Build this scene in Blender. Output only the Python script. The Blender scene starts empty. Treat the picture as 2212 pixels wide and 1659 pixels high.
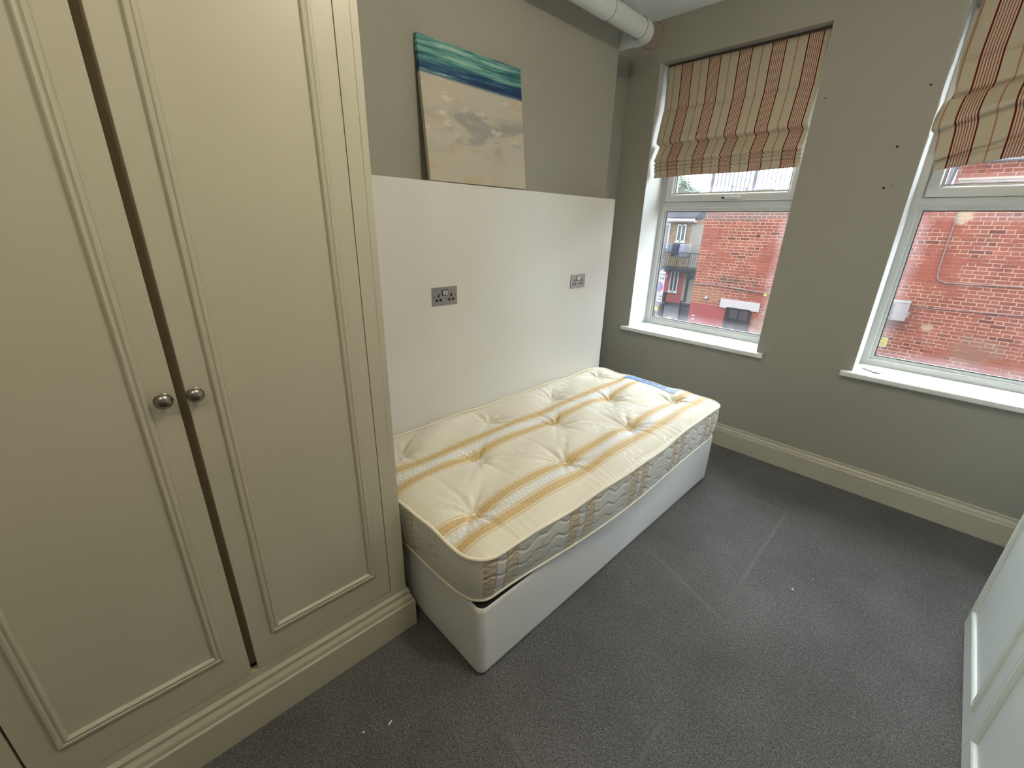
import bpy, bmesh, math, random
from mathutils import Vector, Matrix
random.seed(7)
S = bpy.context.scene
COL = S.collection
# ------------------------------------------------------------------ camera
CP = Vector((1.69983, -3.10723, 1.50669))
F = Vector((-0.66457426, 0.65892438, -0.35236304)); R = Vector((0.69739306, 0.71628217, 0.02414077)); U = R.cross(F)
cd = bpy.data.cameras.new('camera'); cam = bpy.data.objects.new('camera', cd); COL.objects.link(cam)
cd.sensor_width = 36.0; cd.lens = 917.81 / 2212 * 36.0; cd.clip_start = 0.02
cam.matrix_world = Matrix(((R.x, U.x, -F.x, CP.x), (R.y, U.y, -F.y, CP.y), (R.z, U.z, -F.z, CP.z), (0, 0, 0, 1)))
S.camera = cam
# ------------------------------------------------------------------ world (bright overcast)
W = bpy.data.worlds.new('overcast'); S.world = W; W.use_nodes = True
wn = W.node_tree; wn.nodes.clear()
wo = wn.nodes.new('ShaderNodeOutputWorld'); wb = wn.nodes.new('ShaderNodeBackground')
tc = wn.nodes.new('ShaderNodeTexCoord'); sx = wn.nodes.new('ShaderNodeSeparateXYZ'); cr = wn.nodes.new('ShaderNodeValToRGB')
wn.links.new(tc.outputs['Generated'], sx.inputs[0]); wn.links.new(sx.outputs['Z'], cr.inputs[0])
cr.color_ramp.elements[0].position = 0.0; cr.color_ramp.elements[0].color = (0.80, 0.90, 1.0, 1)
cr.color_ramp.elements[1].position = 0.8; cr.color_ramp.elements[1].color = (1.0, 1.05, 1.12, 1)
mp = wn.nodes.new('ShaderNodeMapRange')          # cloud cover is brighter over the houses opposite
mp.inputs[1].default_value = -0.6; mp.inputs[2].default_value = 0.6; mp.inputs[3].default_value = 0.35; mp.inputs[4].default_value = 1.25
mm = wn.nodes.new('ShaderNodeMath'); mm.operation = 'MULTIPLY'; mm.inputs[1].default_value = 4.9
wn.links.new(sx.outputs['Y'], mp.inputs[0]); wn.links.new(mp.outputs[0], mm.inputs[0])
wn.links.new(cr.outputs[0], wb.inputs[0]); wn.links.new(mm.outputs[0], wb.inputs[1])
wn.links.new(wb.outputs[0], wo.inputs[0])
# ------------------------------------------------------------------ room lamp (ceiling light) and an added fill light behind the camera
def point_light(name, loc, power, color, radius):
    l = bpy.data.lights.new(name, 'POINT'); l.energy = power; l.color = color; l.shadow_soft_size = radius
    o = bpy.data.objects.new(name, l); COL.objects.link(o); o.location = loc
    return o
point_light('ceiling_or_fill_light', (1.55, -2.15, 2.60), 12.0, (1.0, 0.89, 0.70), 0.06)
point_light('ceiling_or_fill_light', (1.75, -3.70, 2.60), 6.0, (1.0, 0.88, 0.68), 0.06)  # added fill light, brightens the low wardrobe, bed end and carpet
S.view_settings.view_transform = 'Standard'; S.view_settings.look = 'None'
S.view_settings.gamma = 1.0; S.view_settings.use_curve_mapping = False
S.view_settings.exposure = 1.4
S.cycles.max_bounces = 12; S.cycles.diffuse_bounces = 8; S.cycles.transparent_max_bounces = 16
S.cycles.sample_clamp_indirect = 8.0; S.cycles.caustics_reflective = False; S.cycles.caustics_refractive = False

# ------------------------------------------------------------------ helpers
def sr(r, g, b):
    f = lambda c: (c/255/12.92) if c/255 <= 0.04045 else ((c/255+0.055)/1.055)**2.4
    return (f(r), f(g), f(b), 1.0)
class G:
    """small wrapper for building a node graph"""
    def __init__(s, name):
        s.m = bpy.data.materials.new(name); s.m.use_nodes = True; s.t = s.m.node_tree; s.t.nodes.clear()
        s.out = s.t.nodes.new('ShaderNodeOutputMaterial')
    def n(s, typ, **kw):
        nd = s.t.nodes.new(typ)
        for k, v in kw.items(): setattr(nd, k, v)
        return nd
    def put(s, sock, v):
        if v is None: return
        if isinstance(v, bpy.types.NodeSocket): s.t.links.new(v, sock)
        else:
            if hasattr(sock.default_value, '__len__') and not hasattr(v, '__len__'): v = [v]*len(sock.default_value)
            sock.default_value = v
    def math(s, op, a, b=None, c=None, clamp=False):
        nd = s.n('ShaderNodeMath', operation=op, use_clamp=clamp)
        for i, v in enumerate((a, b, c)):
            if v is not None: s.put(nd.inputs[i], v)
        return nd.outputs[0]
    def mix(s, f, a, b, blend='MIX'):
        nd = s.n('ShaderNodeMix', data_type='RGBA', blend_type=blend)
        s.put(nd.inputs[0], f); s.put(nd.inputs[6], a); s.put(nd.inputs[7], b); return nd.outputs[2]
    def coord(s, kind='Object'):
        return s.n('ShaderNodeTexCoord').outputs[kind]
    def xyz(s, v):
        nd = s.n('ShaderNodeSeparateXYZ'); s.put(nd.inputs[0], v); return nd.outputs
    def vec(s, x, y, z):
        nd = s.n('ShaderNodeCombineXYZ')
        for i, v in enumerate((x, y, z)): s.put(nd.inputs[i], v)
        return nd.outputs[0]
    def noise(s, v, scale, detail=3, rough=0.5, dist=0.0):
        nd = s.n('ShaderNodeTexNoise'); s.put(nd.inputs['Vector'], v); nd.inputs['Scale'].default_value = scale
        nd.inputs['Detail'].default_value = detail; nd.inputs['Roughness'].default_value = rough; nd.inputs['Distortion'].default_value = dist
        return nd.outputs['Fac']
    def ramp(s, f, stops, interp='LINEAR'):
        nd = s.n('ShaderNodeValToRGB'); s.put(nd.inputs[0], f); r = nd.color_ramp; r.interpolation = interp
        fc = lambda c: c if hasattr(c, '__len__') else (c, c, c, 1)
        r.elements[0].position = stops[0][0]; r.elements[0].color = fc(stops[0][1])
        r.elements[1].position = stops[-1][0]; r.elements[1].color = fc(stops[-1][1])
        for p, c in stops[1:-1]:
            e = r.elements.new(p); e.color = fc(c)
        return nd.outputs[0]
    def mapr(s, v, a, b, c=0.0, d=1.0):
        nd = s.n('ShaderNodeMapRange'); nd.interpolation_type = 'SMOOTHSTEP'
        for i, x in enumerate((v, a, b, c, d)): s.put(nd.inputs[i], x)
        return nd.outputs[0]
    def box(s, v, a, b, soft=0.0005):
        """1 inside a..b"""
        return s.math('MULTIPLY', s.mapr(v, a-soft, a+soft), s.mapr(v, b-soft, b+soft, 1.0, 0.0))
    def bump(s, h, strength=0.3, dist=0.01, normal=None):
        nd = s.n('ShaderNodeBump'); nd.inputs['Strength'].default_value = strength; nd.inputs['Distance'].default_value = dist
        s.put(nd.inputs['Height'], h)
        if normal is not None: s.put(nd.inputs['Normal'], normal)
        return nd.outputs[0]
    def bsdf(s, color, rough=0.5, metal=0.0, normal=None, spec=None, sheen=None, emis=None):
        nd = s.n('ShaderNodeBsdfPrincipled')
        s.put(nd.inputs['Base Color'], color); s.put(nd.inputs['Roughness'], rough); s.put(nd.inputs['Metallic'], metal)
        if normal is not None: s.put(nd.inputs['Normal'], normal)
        if spec is not None: s.put(nd.inputs['Specular IOR Level'], spec)
        if sheen is not None: nd.inputs['Sheen Weight'].default_value = sheen
        return nd.outputs[0]
    def done(s, sh):
        s.t.links.new(sh, s.out.inputs[0]); return s.m
def plain(name, color, rough=0.5, metal=0.0, nscale=None, namt=0.06, bump=0.0, bscale=200, spec=None):
    g = G(name); c = g.coord(); col = color; nrm = None
    f = g.noise(c, nscale or 3.0, 4)
    d = tuple(x*(1-namt) for x in color[:3])+(1,); e = tuple(min(1, x*(1+namt)) for x in color[:3])+(1,)
    col = g.mix(f, d, e)
    if bump: nrm = g.bump(g.noise(c, bscale, 3), bump, 0.002)
    return g.done(g.bsdf(col, rough, metal, nrm, spec))

class MB:
    def __init__(s): s.bm = bmesh.new()
    def box(s, x0, x1, y0, y1, z0, z1, bev=0.0, seg=2, M=None):
        b = bmesh.new(); bmesh.ops.create_cube(b, size=1)
        for v in b.verts: v.co = Vector(((x0+x1)/2+v.co.x*(x1-x0), (y0+y1)/2+v.co.y*(y1-y0), (z0+z1)/2+v.co.z*(z1-z0)))
        if bev: bmesh.ops.bevel(b, geom=b.edges[:], offset=bev, segments=seg, affect='EDGES', profile=0.5)
        if M is not None: bmesh.ops.transform(b, matrix=M, verts=b.verts)
        s.add(b); return s
    def add(s, b):
        m = bpy.data.meshes.new('tmp'); b.to_mesh(m); b.free(); s.bm.from_mesh(m); bpy.data.meshes.remove(m)
    def loops(s, rings, close=False, cap=True):
        """skin consecutive rings of points"""
        vs = [[s.bm.verts.new(p) for p in r] for r in rings]
        n = len(vs[0]); k = len(vs)
        for i in range(k if close else k-1):
            a, b = vs[i], vs[(i+1) % k]
            for j in range(n): s.bm.faces.new((a[j], a[(j+1) % n], b[(j+1) % n], b[j]))
        if cap and not close:
            s.bm.faces.new(list(reversed(vs[0]))); s.bm.faces.new(vs[-1])
        return s
    def sheet(s, rows):
        vs = [[s.bm.verts.new(p) for p in r] for r in rows]
        for i in range(len(vs)-1):
            for j in range(len(vs[0])-1): s.bm.faces.new((vs[i][j], vs[i][j+1], vs[i+1][j+1], vs[i+1][j]))
        return s
    def tube(s, pts, rad, n=16, close=False, cap=True):
        pts = [Vector(p) for p in pts]; rings = []; k = len(pts); up = None
        for i, p in enumerate(pts):
            if close: t = pts[(i+1) % k]-pts[i-1]
            else: t = pts[min(i+1, k-1)]-pts[max(i-1, 0)]
            t.normalize()
            if up is None: up = t.orthogonal().normalized()
            up = (up - t*up.dot(t)).normalized(); w = t.cross(up)
            r = rad[i] if hasattr(rad, '__len__') else rad
            rings.append([p + up*math.cos(a)*r + w*math.sin(a)*r for a in [2*math.pi*j/n for j in range(n)]])
        return s.loops(rings, close=close, cap=cap)
    def lathe(s, prof, M, n=24):
        """prof: (r, h) pairs along +X of M"""
        return s.loops([[M @ Vector((h, r*math.cos(a), r*math.sin(a))) for a in [2*math.pi*j/n for j in range(n)]] for r, h in prof])
    def frame(s, prof, a0, a1, b0, b1, place):
        """sweep profile (offset inward from rect, height) round a rectangle a0..a1 x b0..b1, mitred; place(a,b,h)->xyz"""
        rings = []
        for (ca, cb, sa, sb) in ((a0, b0, 1, 1), (a1, b0, -1, 1), (a1, b1, -1, -1), (a0, b1, 1, -1)):
            rings.append([place(ca+sa*o, cb+sb*o, h) for o, h in prof])
        return s.loops(rings, close=True)
    def extrude_poly(s, poly, place, h0, h1):
        return s.loops([[place(a, b, h0) for a, b in poly], [place(a, b, h1) for a, b in poly]])
    def build(s, name, mat, parent=None, smooth=False, auto=None, loc=None):
        bmesh.ops.recalc_face_normals(s.bm, faces=s.bm.faces)
        me = bpy.data.meshes.new(name); s.bm.to_mesh(me); s.bm.free()
        o = bpy.data.objects.new(name, me); COL.objects.link(o)
        if mat: me.materials.append(mat)
        if smooth or auto:
            for p in me.polygons: p.use_smooth = True
        if auto:
            es = o.modifiers.new('es', 'EDGE_SPLIT'); es.split_angle = math.radians(auto)
        if parent: o.parent = parent
        if loc: o.location = loc
        return o
def tag(o, label, cat, group=None, kind=None):
    o['label'] = label; o['category'] = cat
    if group: o['group'] = group
    if kind: o['kind'] = kind
    return o
def thing(name, loc, label, cat, rz=0, group=None):
    o = bpy.data.objects.new(name, None); COL.objects.link(o); o.location = loc; o.rotation_euler = (0, 0, rz)
    o.empty_display_size = 0.1
    return tag(o, label, cat, group)
def struct(o):
    o['kind'] = 'structure'; return o
def sempty(name, loc=(0, 0, 0)):
    o = bpy.data.objects.new(name, None); COL.objects.link(o); o.location = loc; o.empty_display_size = 0.1
    return struct(o)
def circle(cx, cy, r, n=24, ph=0): return [(cx+r*math.cos(2*math.pi*i/n+ph), cy+r*math.sin(2*math.pi*i/n+ph)) for i in range(n)]

# ------------------------------------------------------------------ materials
def mat_wallpaint(name, col):
    g = G(name); c = g.coord()
    f = g.noise(c, 1.7, 5, 0.6); col2 = g.mix(f, tuple(x*0.95 for x in col[:3])+(1,), tuple(x*1.05 for x in col[:3])+(1,))
    n = g.bump(g.noise(c, 260, 3), 0.12, 0.002)
    n = g.bump(g.noise(c, 9, 3), 0.08, 0.01, n)
    return g.done(g.bsdf(col2, 0.62, 0, n, 0.35))
M_wall = mat_wallpaint('taupe_wall_paint', (0.33, 0.318, 0.277, 1))
M_ceil = mat_wallpaint('white_ceiling_paint', (0.80, 0.83, 0.82, 1))
M_white = plain('white_gloss_paint', (0.74, 0.75, 0.72, 1), 0.32, bump=0.05, bscale=60)
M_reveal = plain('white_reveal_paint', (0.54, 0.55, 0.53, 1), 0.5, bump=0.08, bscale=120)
M_cream = plain('cream_wardrobe_paint', (0.475, 0.455, 0.36, 1), 0.38, bump=0.06, bscale=90, namt=0.04)
M_creamskirt = plain('cream_skirting_paint', (0.50, 0.475, 0.385, 1), 0.36, bump=0.05, bscale=90)
M_dull = plain('wardrobe_inside', (0.12, 0.09, 0.06, 1), 0.7)
M_panel = plain('white_panel_board', (0.68, 0.68, 0.655, 1), 0.42, bump=0.04, bscale=150, namt=0.02)
M_upvc = plain('white_upvc', (0.50, 0.515, 0.505, 1), 0.28, namt=0.03)
M_gasket = plain('dark_gasket', (0.03, 0.035, 0.04, 1), 0.5)
M_pipe = plain('white_pipe_plastic', (0.58, 0.62, 0.61, 1), 0.25, namt=0.05)
M_greywhite = plain('grey_white_paint', (0.74, 0.80, 0.79, 1), 0.35, bump=0.05, bscale=90)
M_divan = None

def mat_carpet():
    g = G('charcoal_carpet'); c = g.coord(); x, y, z = g.xyz(c)
    fine = g.noise(c, 300, 3, 0.75); mid = g.noise(c, 90, 3, 0.7); big = g.noise(c, 2.6, 4, 0.6)
    a = g.ramp(fine, ((0.32, (0.022, 0.0218, 0.0222, 1)), (0.5, (0.078, 0.0775, 0.079, 1)), (0.68, (0.26, 0.257, 0.255, 1))))
    a = g.mix(g.mapr(mid, 0.35, 0.7), a, g.mix(1.0, a, (1.5, 1.5, 1.5, 1), 'MULTIPLY'))
    a = g.mix(1.0, a, g.ramp(big, ((0.3, 0.82), (0.7, 1.18))), 'MULTIPLY')
    # pale furniture dents pressed in the pile
    wob = g.math('MULTIPLY', g.math('SUBTRACT', g.noise(c, 14, 2), 0.5), 0.02)
    xw = g.math('ADD', x, wob); yw = g.math('ADD', y, wob)
    def seg(u0, v0, u1, v1, w):
        L = math.hypot(u1-u0, v1-v0); cx, sx_ = (u1-u0)/L, (v1-v0)/L
        du = g.math('SUBTRACT', xw, u0); dv = g.math('SUBTRACT', yw, v0)
        al = g.math('ADD', g.math('MULTIPLY', du, cx), g.math('MULTIPLY', dv, sx_))
        ac = g.math('ABSOLUTE', g.math('SUBTRACT', g.math('MULTIPLY', dv, cx), g.math('MULTIPLY', du, sx_)))
        return g.math('MULTIPLY', g.box(al, 0, L, 0.02), g.mapr(ac, 0.0, w, 1.0, 0.0))
    m = None
    for s_, k in (((0.90, -0.535, 1.375, -0.548, 0.009), 0.8), ((1.378, -0.55, 1.382, -1.27, 0.014), 0.8), ((1.382, -1.27, 1.385, -1.50, 0.03), 0.3),
               ((0.99, -1.41, 1.40, -1.557, 0.014), 0.6), ((1.42, -2.1, 1.415, -2.5, 0.014), 0.5), ((1.09, -2.48, 1.27, -2.52, 0.016), 0.6)):
        v = g.math('MULTIPLY', seg(*s_), k); m = v if m is None else g.math('MAXIMUM', m, v)
    m = g.math('MULTIPLY', m, g.mapr(mid, 0.25, 0.6, 0.3, 1.0))
    a = g.mix(m, a, (0.17, 0.166, 0.162, 1))
    h = g.math('ADD', fine, g.math('MULTIPLY', m, 0.6))
    return g.done(g.bsdf(a, 0.95, 0, g.bump(h, 0.7, 0.004), 0.15, sheen=0.15))
M_carpet = mat_carpet()

def zig(g, u, v, period, amp):
    """zigzag line mask: u along, v across (0..1)"""
    t = g.math('ABSOLUTE', g.math('SUBTRACT', g.math('MULTIPLY', g.math('FRACT', g.math('DIVIDE', u, period)), 2.0), 1.0))
    return g.mapr(g.math('ABSOLUTE', g.math('SUBTRACT', v, t)), 0.08, 0.28, 1.0, 0.0)
GOLD = (0.57, 0.41, 0.205, 1); IVORY = (0.73, 0.68, 0.55, 1); SILV = (0.73, 0.73, 0.70, 1)
def swirls(g, v):
    w1 = g.n('ShaderNodeTexWave', wave_type='RINGS'); g.put(w1.inputs['Vector'], v)
    w1.inputs['Scale'].default_value = 9; w1.inputs['Distortion'].default_value = 9; w1.inputs['Detail'].default_value = 2; w1.inputs['Detail Scale'].default_value = 1.6
    msk = g.mapr(g.noise(v, 5.5, 2), 0.47, 0.58)
    return g.math('MULTIPLY', g.mapr(w1.outputs['Fac'], 0.62, 0.85), msk)
def mat_mattress_top():
    g = G('damask_ticking_top'); c = g.coord(); x, y, z = g.xyz(c)
    col = g.mix(g.noise(c, 3, 3), (0.67, 0.63, 0.52, 1), (0.73, 0.69, 0.58, 1))
    sw = swirls(g, c)
    far = g.mapr(y, -1.75, -1.05)
    col = g.mix(g.math('MULTIPLY', g.math('MULTIPLY', sw, 0.75), g.mapr(y, -1.9, -1.2, 0.25, 1.0)), col, (0.84, 0.84, 0.82, 1))  # swirls whiten toward the window end, sheen put into the colour
    gm = None; rough = g.math('SUBTRACT', 0.52, g.math('MULTIPLY', sw, 0.22))
    for x0 in (-0.115, 0.290, 0.697):
        for a, b in ((0.0, 0.048), (0.102, 0.150)):
            lo, hi = x0+a, x0+b
            band = g.box(x, lo+0.007, hi-0.007, 0.001)
            e1 = g.box(x, lo-0.003, lo+0.001, 0.0008); e2 = g.box(x, hi-0.001, hi+0.003, 0.0008)
            vv = g.math('DIVIDE', g.math('SUBTRACT', x, lo+0.007), hi-lo-0.014)
            z_ = g.math('MULTIPLY', zig(g, y, vv, 0.024, 1), 0.35)
            bandc = g.mix(z_, GOLD, (0.76, 0.58, 0.32, 1))
            col = g.mix(band, col, bandc)
            col = g.mix(g.math('MAXIMUM', e1, e2), col, (0.60, 0.43, 0.20, 1))
        wlo, whi = x0+0.058, x0+0.092
        wv = g.math('DIVIDE', g.math('SUBTRACT', x, wlo), whi-wlo)
        wb_ = g.box(x, wlo, whi, 0.001); zz = zig(g, y, wv, 0.022, 1)
        col = g.mix(wb_, col, g.mix(zz, (0.66, 0.65, 0.62, 1), (0.80, 0.80, 0.80, 1)))
    weave = g.noise(c, 700, 2)
    n = g.bump(g.math('ADD', weave, g.math('MULTIPLY', sw, 1.2)), 0.15, 0.002)
    return g.done(g.bsdf(col, g.math('ADD', rough, 0.12), 0, n, 0.16, sheen=0.0))
def mat_mattress_side():
    g = G('damask_ticking_border'); c = g.coord(); x, y, z = g.xyz(c)
    nrm = g.n('ShaderNodeNewGeometry').outputs['True Normal']; nx = g.math('ABSOLUTE', g.xyz(nrm)[0])
    side = g.math('GREATER_THAN', nx, 0.75)
    u = g.math('ADD', g.math('MULTIPLY', side, y), g.math('MULTIPLY', g.math('SUBTRACT', 1.0, side), g.math('SUBTRACT', x, 2.855)))
    # repeat every 0.405 m; first group begins at y=-2.44 ; end face groups begin x = .415
    per = 0.405
    uu = g.math('MULTIPLY', g.math('FRACT', g.math('DIVIDE', g.math('ADD', u, 2.44+per*8), per)), per)
    uu = g.math('ADD', uu, g.math('MULTIPLY', g.math('MULTIPLY', g.math('SUBTRACT', 1.0, side), g.math('GREATER_THAN', x, 0.68)), 0.2))   # plain cloth near the corner
    col = g.mix(g.noise(c, 5, 3), (0.60, 0.60, 0.57, 1), (0.70, 0.70, 0.67, 1))
    col = g.mix(g.math('MULTIPLY', swirls(g, g.vec(g.math('MULTIPLY', u, 1.0), z, 0.0)), 0.8), col, (0.40, 0.41, 0.42, 1))
    BR = (0.33, 0.235, 0.15, 1)
    for lo, hi, zc, bg, fg in ((0.006, 0.046, 0.026, (0.66, 0.57, 0.42, 1), BR), (0.058, 0.092, 0.024, (0.72, 0.72, 0.71, 1), (0.47, 0.48, 0.50, 1)), (0.104, 0.144, 0.026, (0.66, 0.57, 0.42, 1), BR)):
        m_ = g.box(uu, lo, hi, 0.0006); vv = g.math('DIVIDE', g.math('SUBTRACT', uu, lo), hi-lo)
        zz = zig(g, z, vv, zc, 1)
        col = g.mix(m_, col, g.mix(g.math('MULTIPLY', zz, 0.85), bg, fg))
        for e in (lo-0.003, hi+0.003):
            col = g.mix(g.box(uu, e-0.0016, e+0.0016, 0.0005), col, BR)
    # wavy quilting seams
    wv = g.math('ADD', g.math('MULTIPLY', g.math('SINE', g.math('MULTIPLY', u, 62)), 0.009), g.math('MULTIPLY', g.math('SINE', g.math('MULTIPLY', u, 23)), 0.010))
    q = None
    for k in range(3):
        d = g.math('ABSOLUTE', g.math('SUBTRACT', z, g.math('ADD', wv, 0.375+k*0.062)))
        v = g.mapr(d, 0.0, 0.012); q = v if q is None else g.math('MULTIPLY', q, v)
    q = g.math('MAXIMUM', q, g.math('SUBTRACT', 1.0, side))
    q = g.math('ADD', q, g.math('MULTIPLY', g.noise(c, 22, 3), 1.2))
    n = g.bump(g.math('ADD', q, g.math('MULTIPLY', g.noise(c, 600, 2), 0.05)), 0.6, 0.006)
    return g.done(g.bsdf(col, 0.5, 0, n, 0.4, sheen=0.2))
def mat_fabric(name, col, rough=0.75, scale=900, transl=0.0):
    g = G(name); c = g.coord()
    cc = g.mix(g.noise(c, 4, 3), tuple(v*0.94 for v in col[:3])+(1,), tuple(min(1, v*1.05) for v in col[:3])+(1,))
    n = g.bump(g.noise(c, scale, 2), 0.25, 0.001)
    return g.done(g.bsdf(cc, rough, 0, n, 0.3, sheen=0.2))
M_mtop = mat_mattress_top(); M_mside = mat_mattress_side()
M_piping = mat_fabric('ivory_piping', (0.78, 0.74, 0.62, 1)); M_divan = mat_fabric('pale_grey_divan_fabric', (0.66, 0.67, 0.69, 1))
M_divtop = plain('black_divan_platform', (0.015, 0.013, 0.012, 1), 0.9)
def mat_blind():
    g = G('striped_blind_fabric'); x, y, z = g.xyz(g.coord('UV'))
    u = g.math('FRACT', g.math('DIVIDE', x, 0.182))
    P = 0.182; CREAM = (0.55, 0.49, 0.37, 1); RED = (0.14, 0.008, 0.014, 1); PK = (0.62, 0.50, 0.37, 1); LN = (0.24, 0.075, 0.06, 1); TH = (0.42, 0.22, 0.15, 1)
    st = [(0.0, RED), (0.0066/P, PK)]
    for i in range(6):
        p = 0.0125+i*0.0098
        st += [(p/P, LN), ((p+0.0036)/P, PK)]
    st += [(0.0704/P, RED), (0.077/P, CREAM), (0.1285/P, TH), (0.1345/P, CREAM)]
    col = g.ramp(u, st, 'CONSTANT')
    wv = g.noise(g.vec(g.math('MULTIPLY', x, 900), g.math('MULTIPLY', y, 300), 0.0), 1.0, 2)
    col = g.mix(0.25, col, g.mix(1.0, col, g.ramp(wv, ((0.3, 0.7), (0.7, 1.3))), 'MULTIPLY'))
    n = g.bump(wv, 0.2, 0.001)
    d = g.bsdf(col, 0.8, 0, n, 0.2, sheen=0.1)
    t = g.n('ShaderNodeBsdfTranslucent'); g.put(t.inputs[0], col)
    mx = g.n('ShaderNodeMixShader'); mx.inputs[0].default_value = 0.16
    g.t.links.new(d, mx.inputs[1]); g.t.links.new(t.outputs[0], mx.inputs[2])
    return g.done(mx.outputs[0])
M_blind = mat_blind()
def mat_glass():
    g = G('window_glass')
    t = g.n('ShaderNodeBsdfTransparent'); t.inputs[0].default_value = (0.93, 0.96, 0.95, 1)
    gl = g.n('ShaderNodeBsdfGlossy'); gl.inputs['Roughness'].default_value = 0.02
    fr = g.n('ShaderNodeFresnel'); fr.inputs[0].default_value = 1.45
    mx = g.n('ShaderNodeMixShader'); g.t.links.new(fr.outputs[0], mx.inputs[0]); g.t.links.new(t.outputs[0], mx.inputs[1]); g.t.links.new(gl.outputs[0], mx.inputs[2])
    # thin film of grime near the pane edges, plus a painted haze veil throughout
    x, y, z = g.xyz(g.coord('UV'))
    ex = g.math('MINIMUM', x, g.math('SUBTRACT', 1.0, x)); ez = g.math('MINIMUM', y, g.math('SUBTRACT', 1.0, y))
    e = g.mapr(g.math('MINIMUM', ex, ez), 0.0, 0.10, 0.09, 0.014)
    e = g.math('MULTIPLY', e, g.mapr(g.noise(g.coord('UV'), 4, 3), 0.2, 0.7, 0.6, 1.1))
    d = g.n('ShaderNodeBsdfTranslucent'); d.inputs[0].default_value = (0.82, 0.84, 0.88, 1)
    mx2 = g.n('ShaderNodeMixShader'); g.put(mx2.inputs[0], e); g.t.links.new(mx.outputs[0], mx2.inputs[1]); g.t.links.new(d.outputs[0], mx2.inputs[2])
    return g.done(mx2.outputs[0])
M_glass = mat_glass()
M_steel = plain('brushed_steel', (0.36, 0.34, 0.32, 1), 0.38, 0.9, nscale=60, namt=0.1)
M_chrome = plain('pewter_metal', (0.34, 0.32, 0.29, 1), 0.26, 1.0, nscale=30, namt=0.12)
M_black = plain('black_plastic', (0.012, 0.012, 0.012, 1), 0.4)
M_chrsw = plain('chrome_switch', (0.75, 0.75, 0.75, 1), 0.2, 0.7)

# ================================================================== ROOM SHELL
HC = 2.788; XR = 2.66; YF = -4.25; TW = 0.36
W1 = (-0.0868, 0.8907); W2 = (1.4113, 2.389); WZ = 0.7432; WT = 2.545
m = MB(); m.box(-0.45, XR+0.1, YF-0.1, 0.0, -0.12, 0.0)
struct(m.build('floor', M_carpet))
m = MB(); m.box(-0.5, XR+0.1, YF-0.1, TW, HC, HC+0.12)
struct(m.build('ceiling', M_ceil))
# window wall with two openings (built as one mesh of blocks)
m = MB()
xs = [-0.5, W1[0], W1[1], W2[0], W2[1], XR+0.1]
for i in range(5):
    if i in (1, 3):
        m.box(xs[i], xs[i+1], 0.0, TW, -0.12, WZ-0.02); m.box(xs[i], xs[i+1], 0.0, TW, WT, HC)
    else: m.box(xs[i], xs[i+1], 0.0, TW, -0.12, HC)
wall_back = struct(m.build('wall_back', M_wall))
for (hx, hz, r_) in ((1.306, 1.922, 0.006), (1.302, 1.731, 0.006), (1.362, 2.179, 0.005), (0.934, 2.19, 0.004), (1.335, 1.742, 0.003)):
    m = MB(); m.extrude_poly(circle(hx, hz, r_, 10), lambda a, b, h: (a, h, b), -0.0012, 0.004)
    m.build('screw_hole', plain('hole_dark', (0.03, 0.025, 0.02, 1), 0.9), wall_back)
# round painted-over vent patch with a rusty outline
g = G('rusty_patch_paint'); x, y, z = g.xyz(g.coord())
rr = g.math('SQRT', g.math('ADD', g.math('POWER', g.math('ADD', x, 0.165), 2.0), g.math('POWER', g.math('SUBTRACT', z, 2.712), 2.0)))
ring = g.mapr(g.math('ABSOLUTE', g.math('SUBTRACT', rr, 0.0735)), 0.0006, 0.003, 1.0, 0.0)
ring = g.math('MULTIPLY', ring, g.mapr(g.noise(g.coord(), 25, 3), 0.35, 0.6, 0.35, 1.0))
col = g.mix(ring, g.mix(g.noise(g.coord(), 9, 3), (0.335, 0.30, 0.255, 1), (0.35, 0.29, 0.25, 1)), (0.27, 0.10, 0.075, 1))
M_patch = g.done(g.bsdf(col, 0.65))
m = MB(); m.lathe([(0.075, 0.0), (0.0765, 0.0035), (0.072, 0.005), (0.069, 0.0035), (0.001, 0.0032)], Matrix.Translation((-0.165, 0, 2.712)) @ Matrix.Rotation(-math.pi/2, 4, 'Z'), 40)
m.build('vent_patch', M_patch, wall_back, smooth=False)
# left wall: recess and chimney breast
m = MB(); m.box(-0.5, -0.3323, YF-0.1, 0.0, -0.12, HC); struct(m.build('wall_left', M_wall))
m = MB(); m.box(-0.3323, -0.0855, -2.30, -0.503, 0.0, HC, 0.004, 2); struct(m.build('wall_chimney_breast', M_wall))
m = MB(); m.box(XR, XR+0.12, YF-0.1, TW, -0.12, HC); struct(m.build('wall_right', M_wall))
m = MB(); m.box(-0.5, XR+0.1, YF-0.12, YF, -0.12, HC); struct(m.build('wall_front', M_wall))
# skirting on the window wall
SK = [(0.0, 0.0), (0.021, 0.0), (0.021, 0.118), (0.017, 0.124), (0.017, 0.131), (0.014, 0.139), (0.0085, 0.147), (0.0085, 0.153), (0.011, 0.157), (0.009, 0.163), (0.0, 0.165)]
m = MB(); m.loops([[(xx, -d_, h_) for d_, h_ in SK] for xx in (-0.3323, XR)])
struct(m.build('baseboard_back', M_creamskirt))
m = MB(); m.loops([[(XR-d_, yy, h_) for d_, h_ in SK] for yy in (YF, -0.022)])
struct(m.build('baseboard_right', M_creamskirt))

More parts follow.
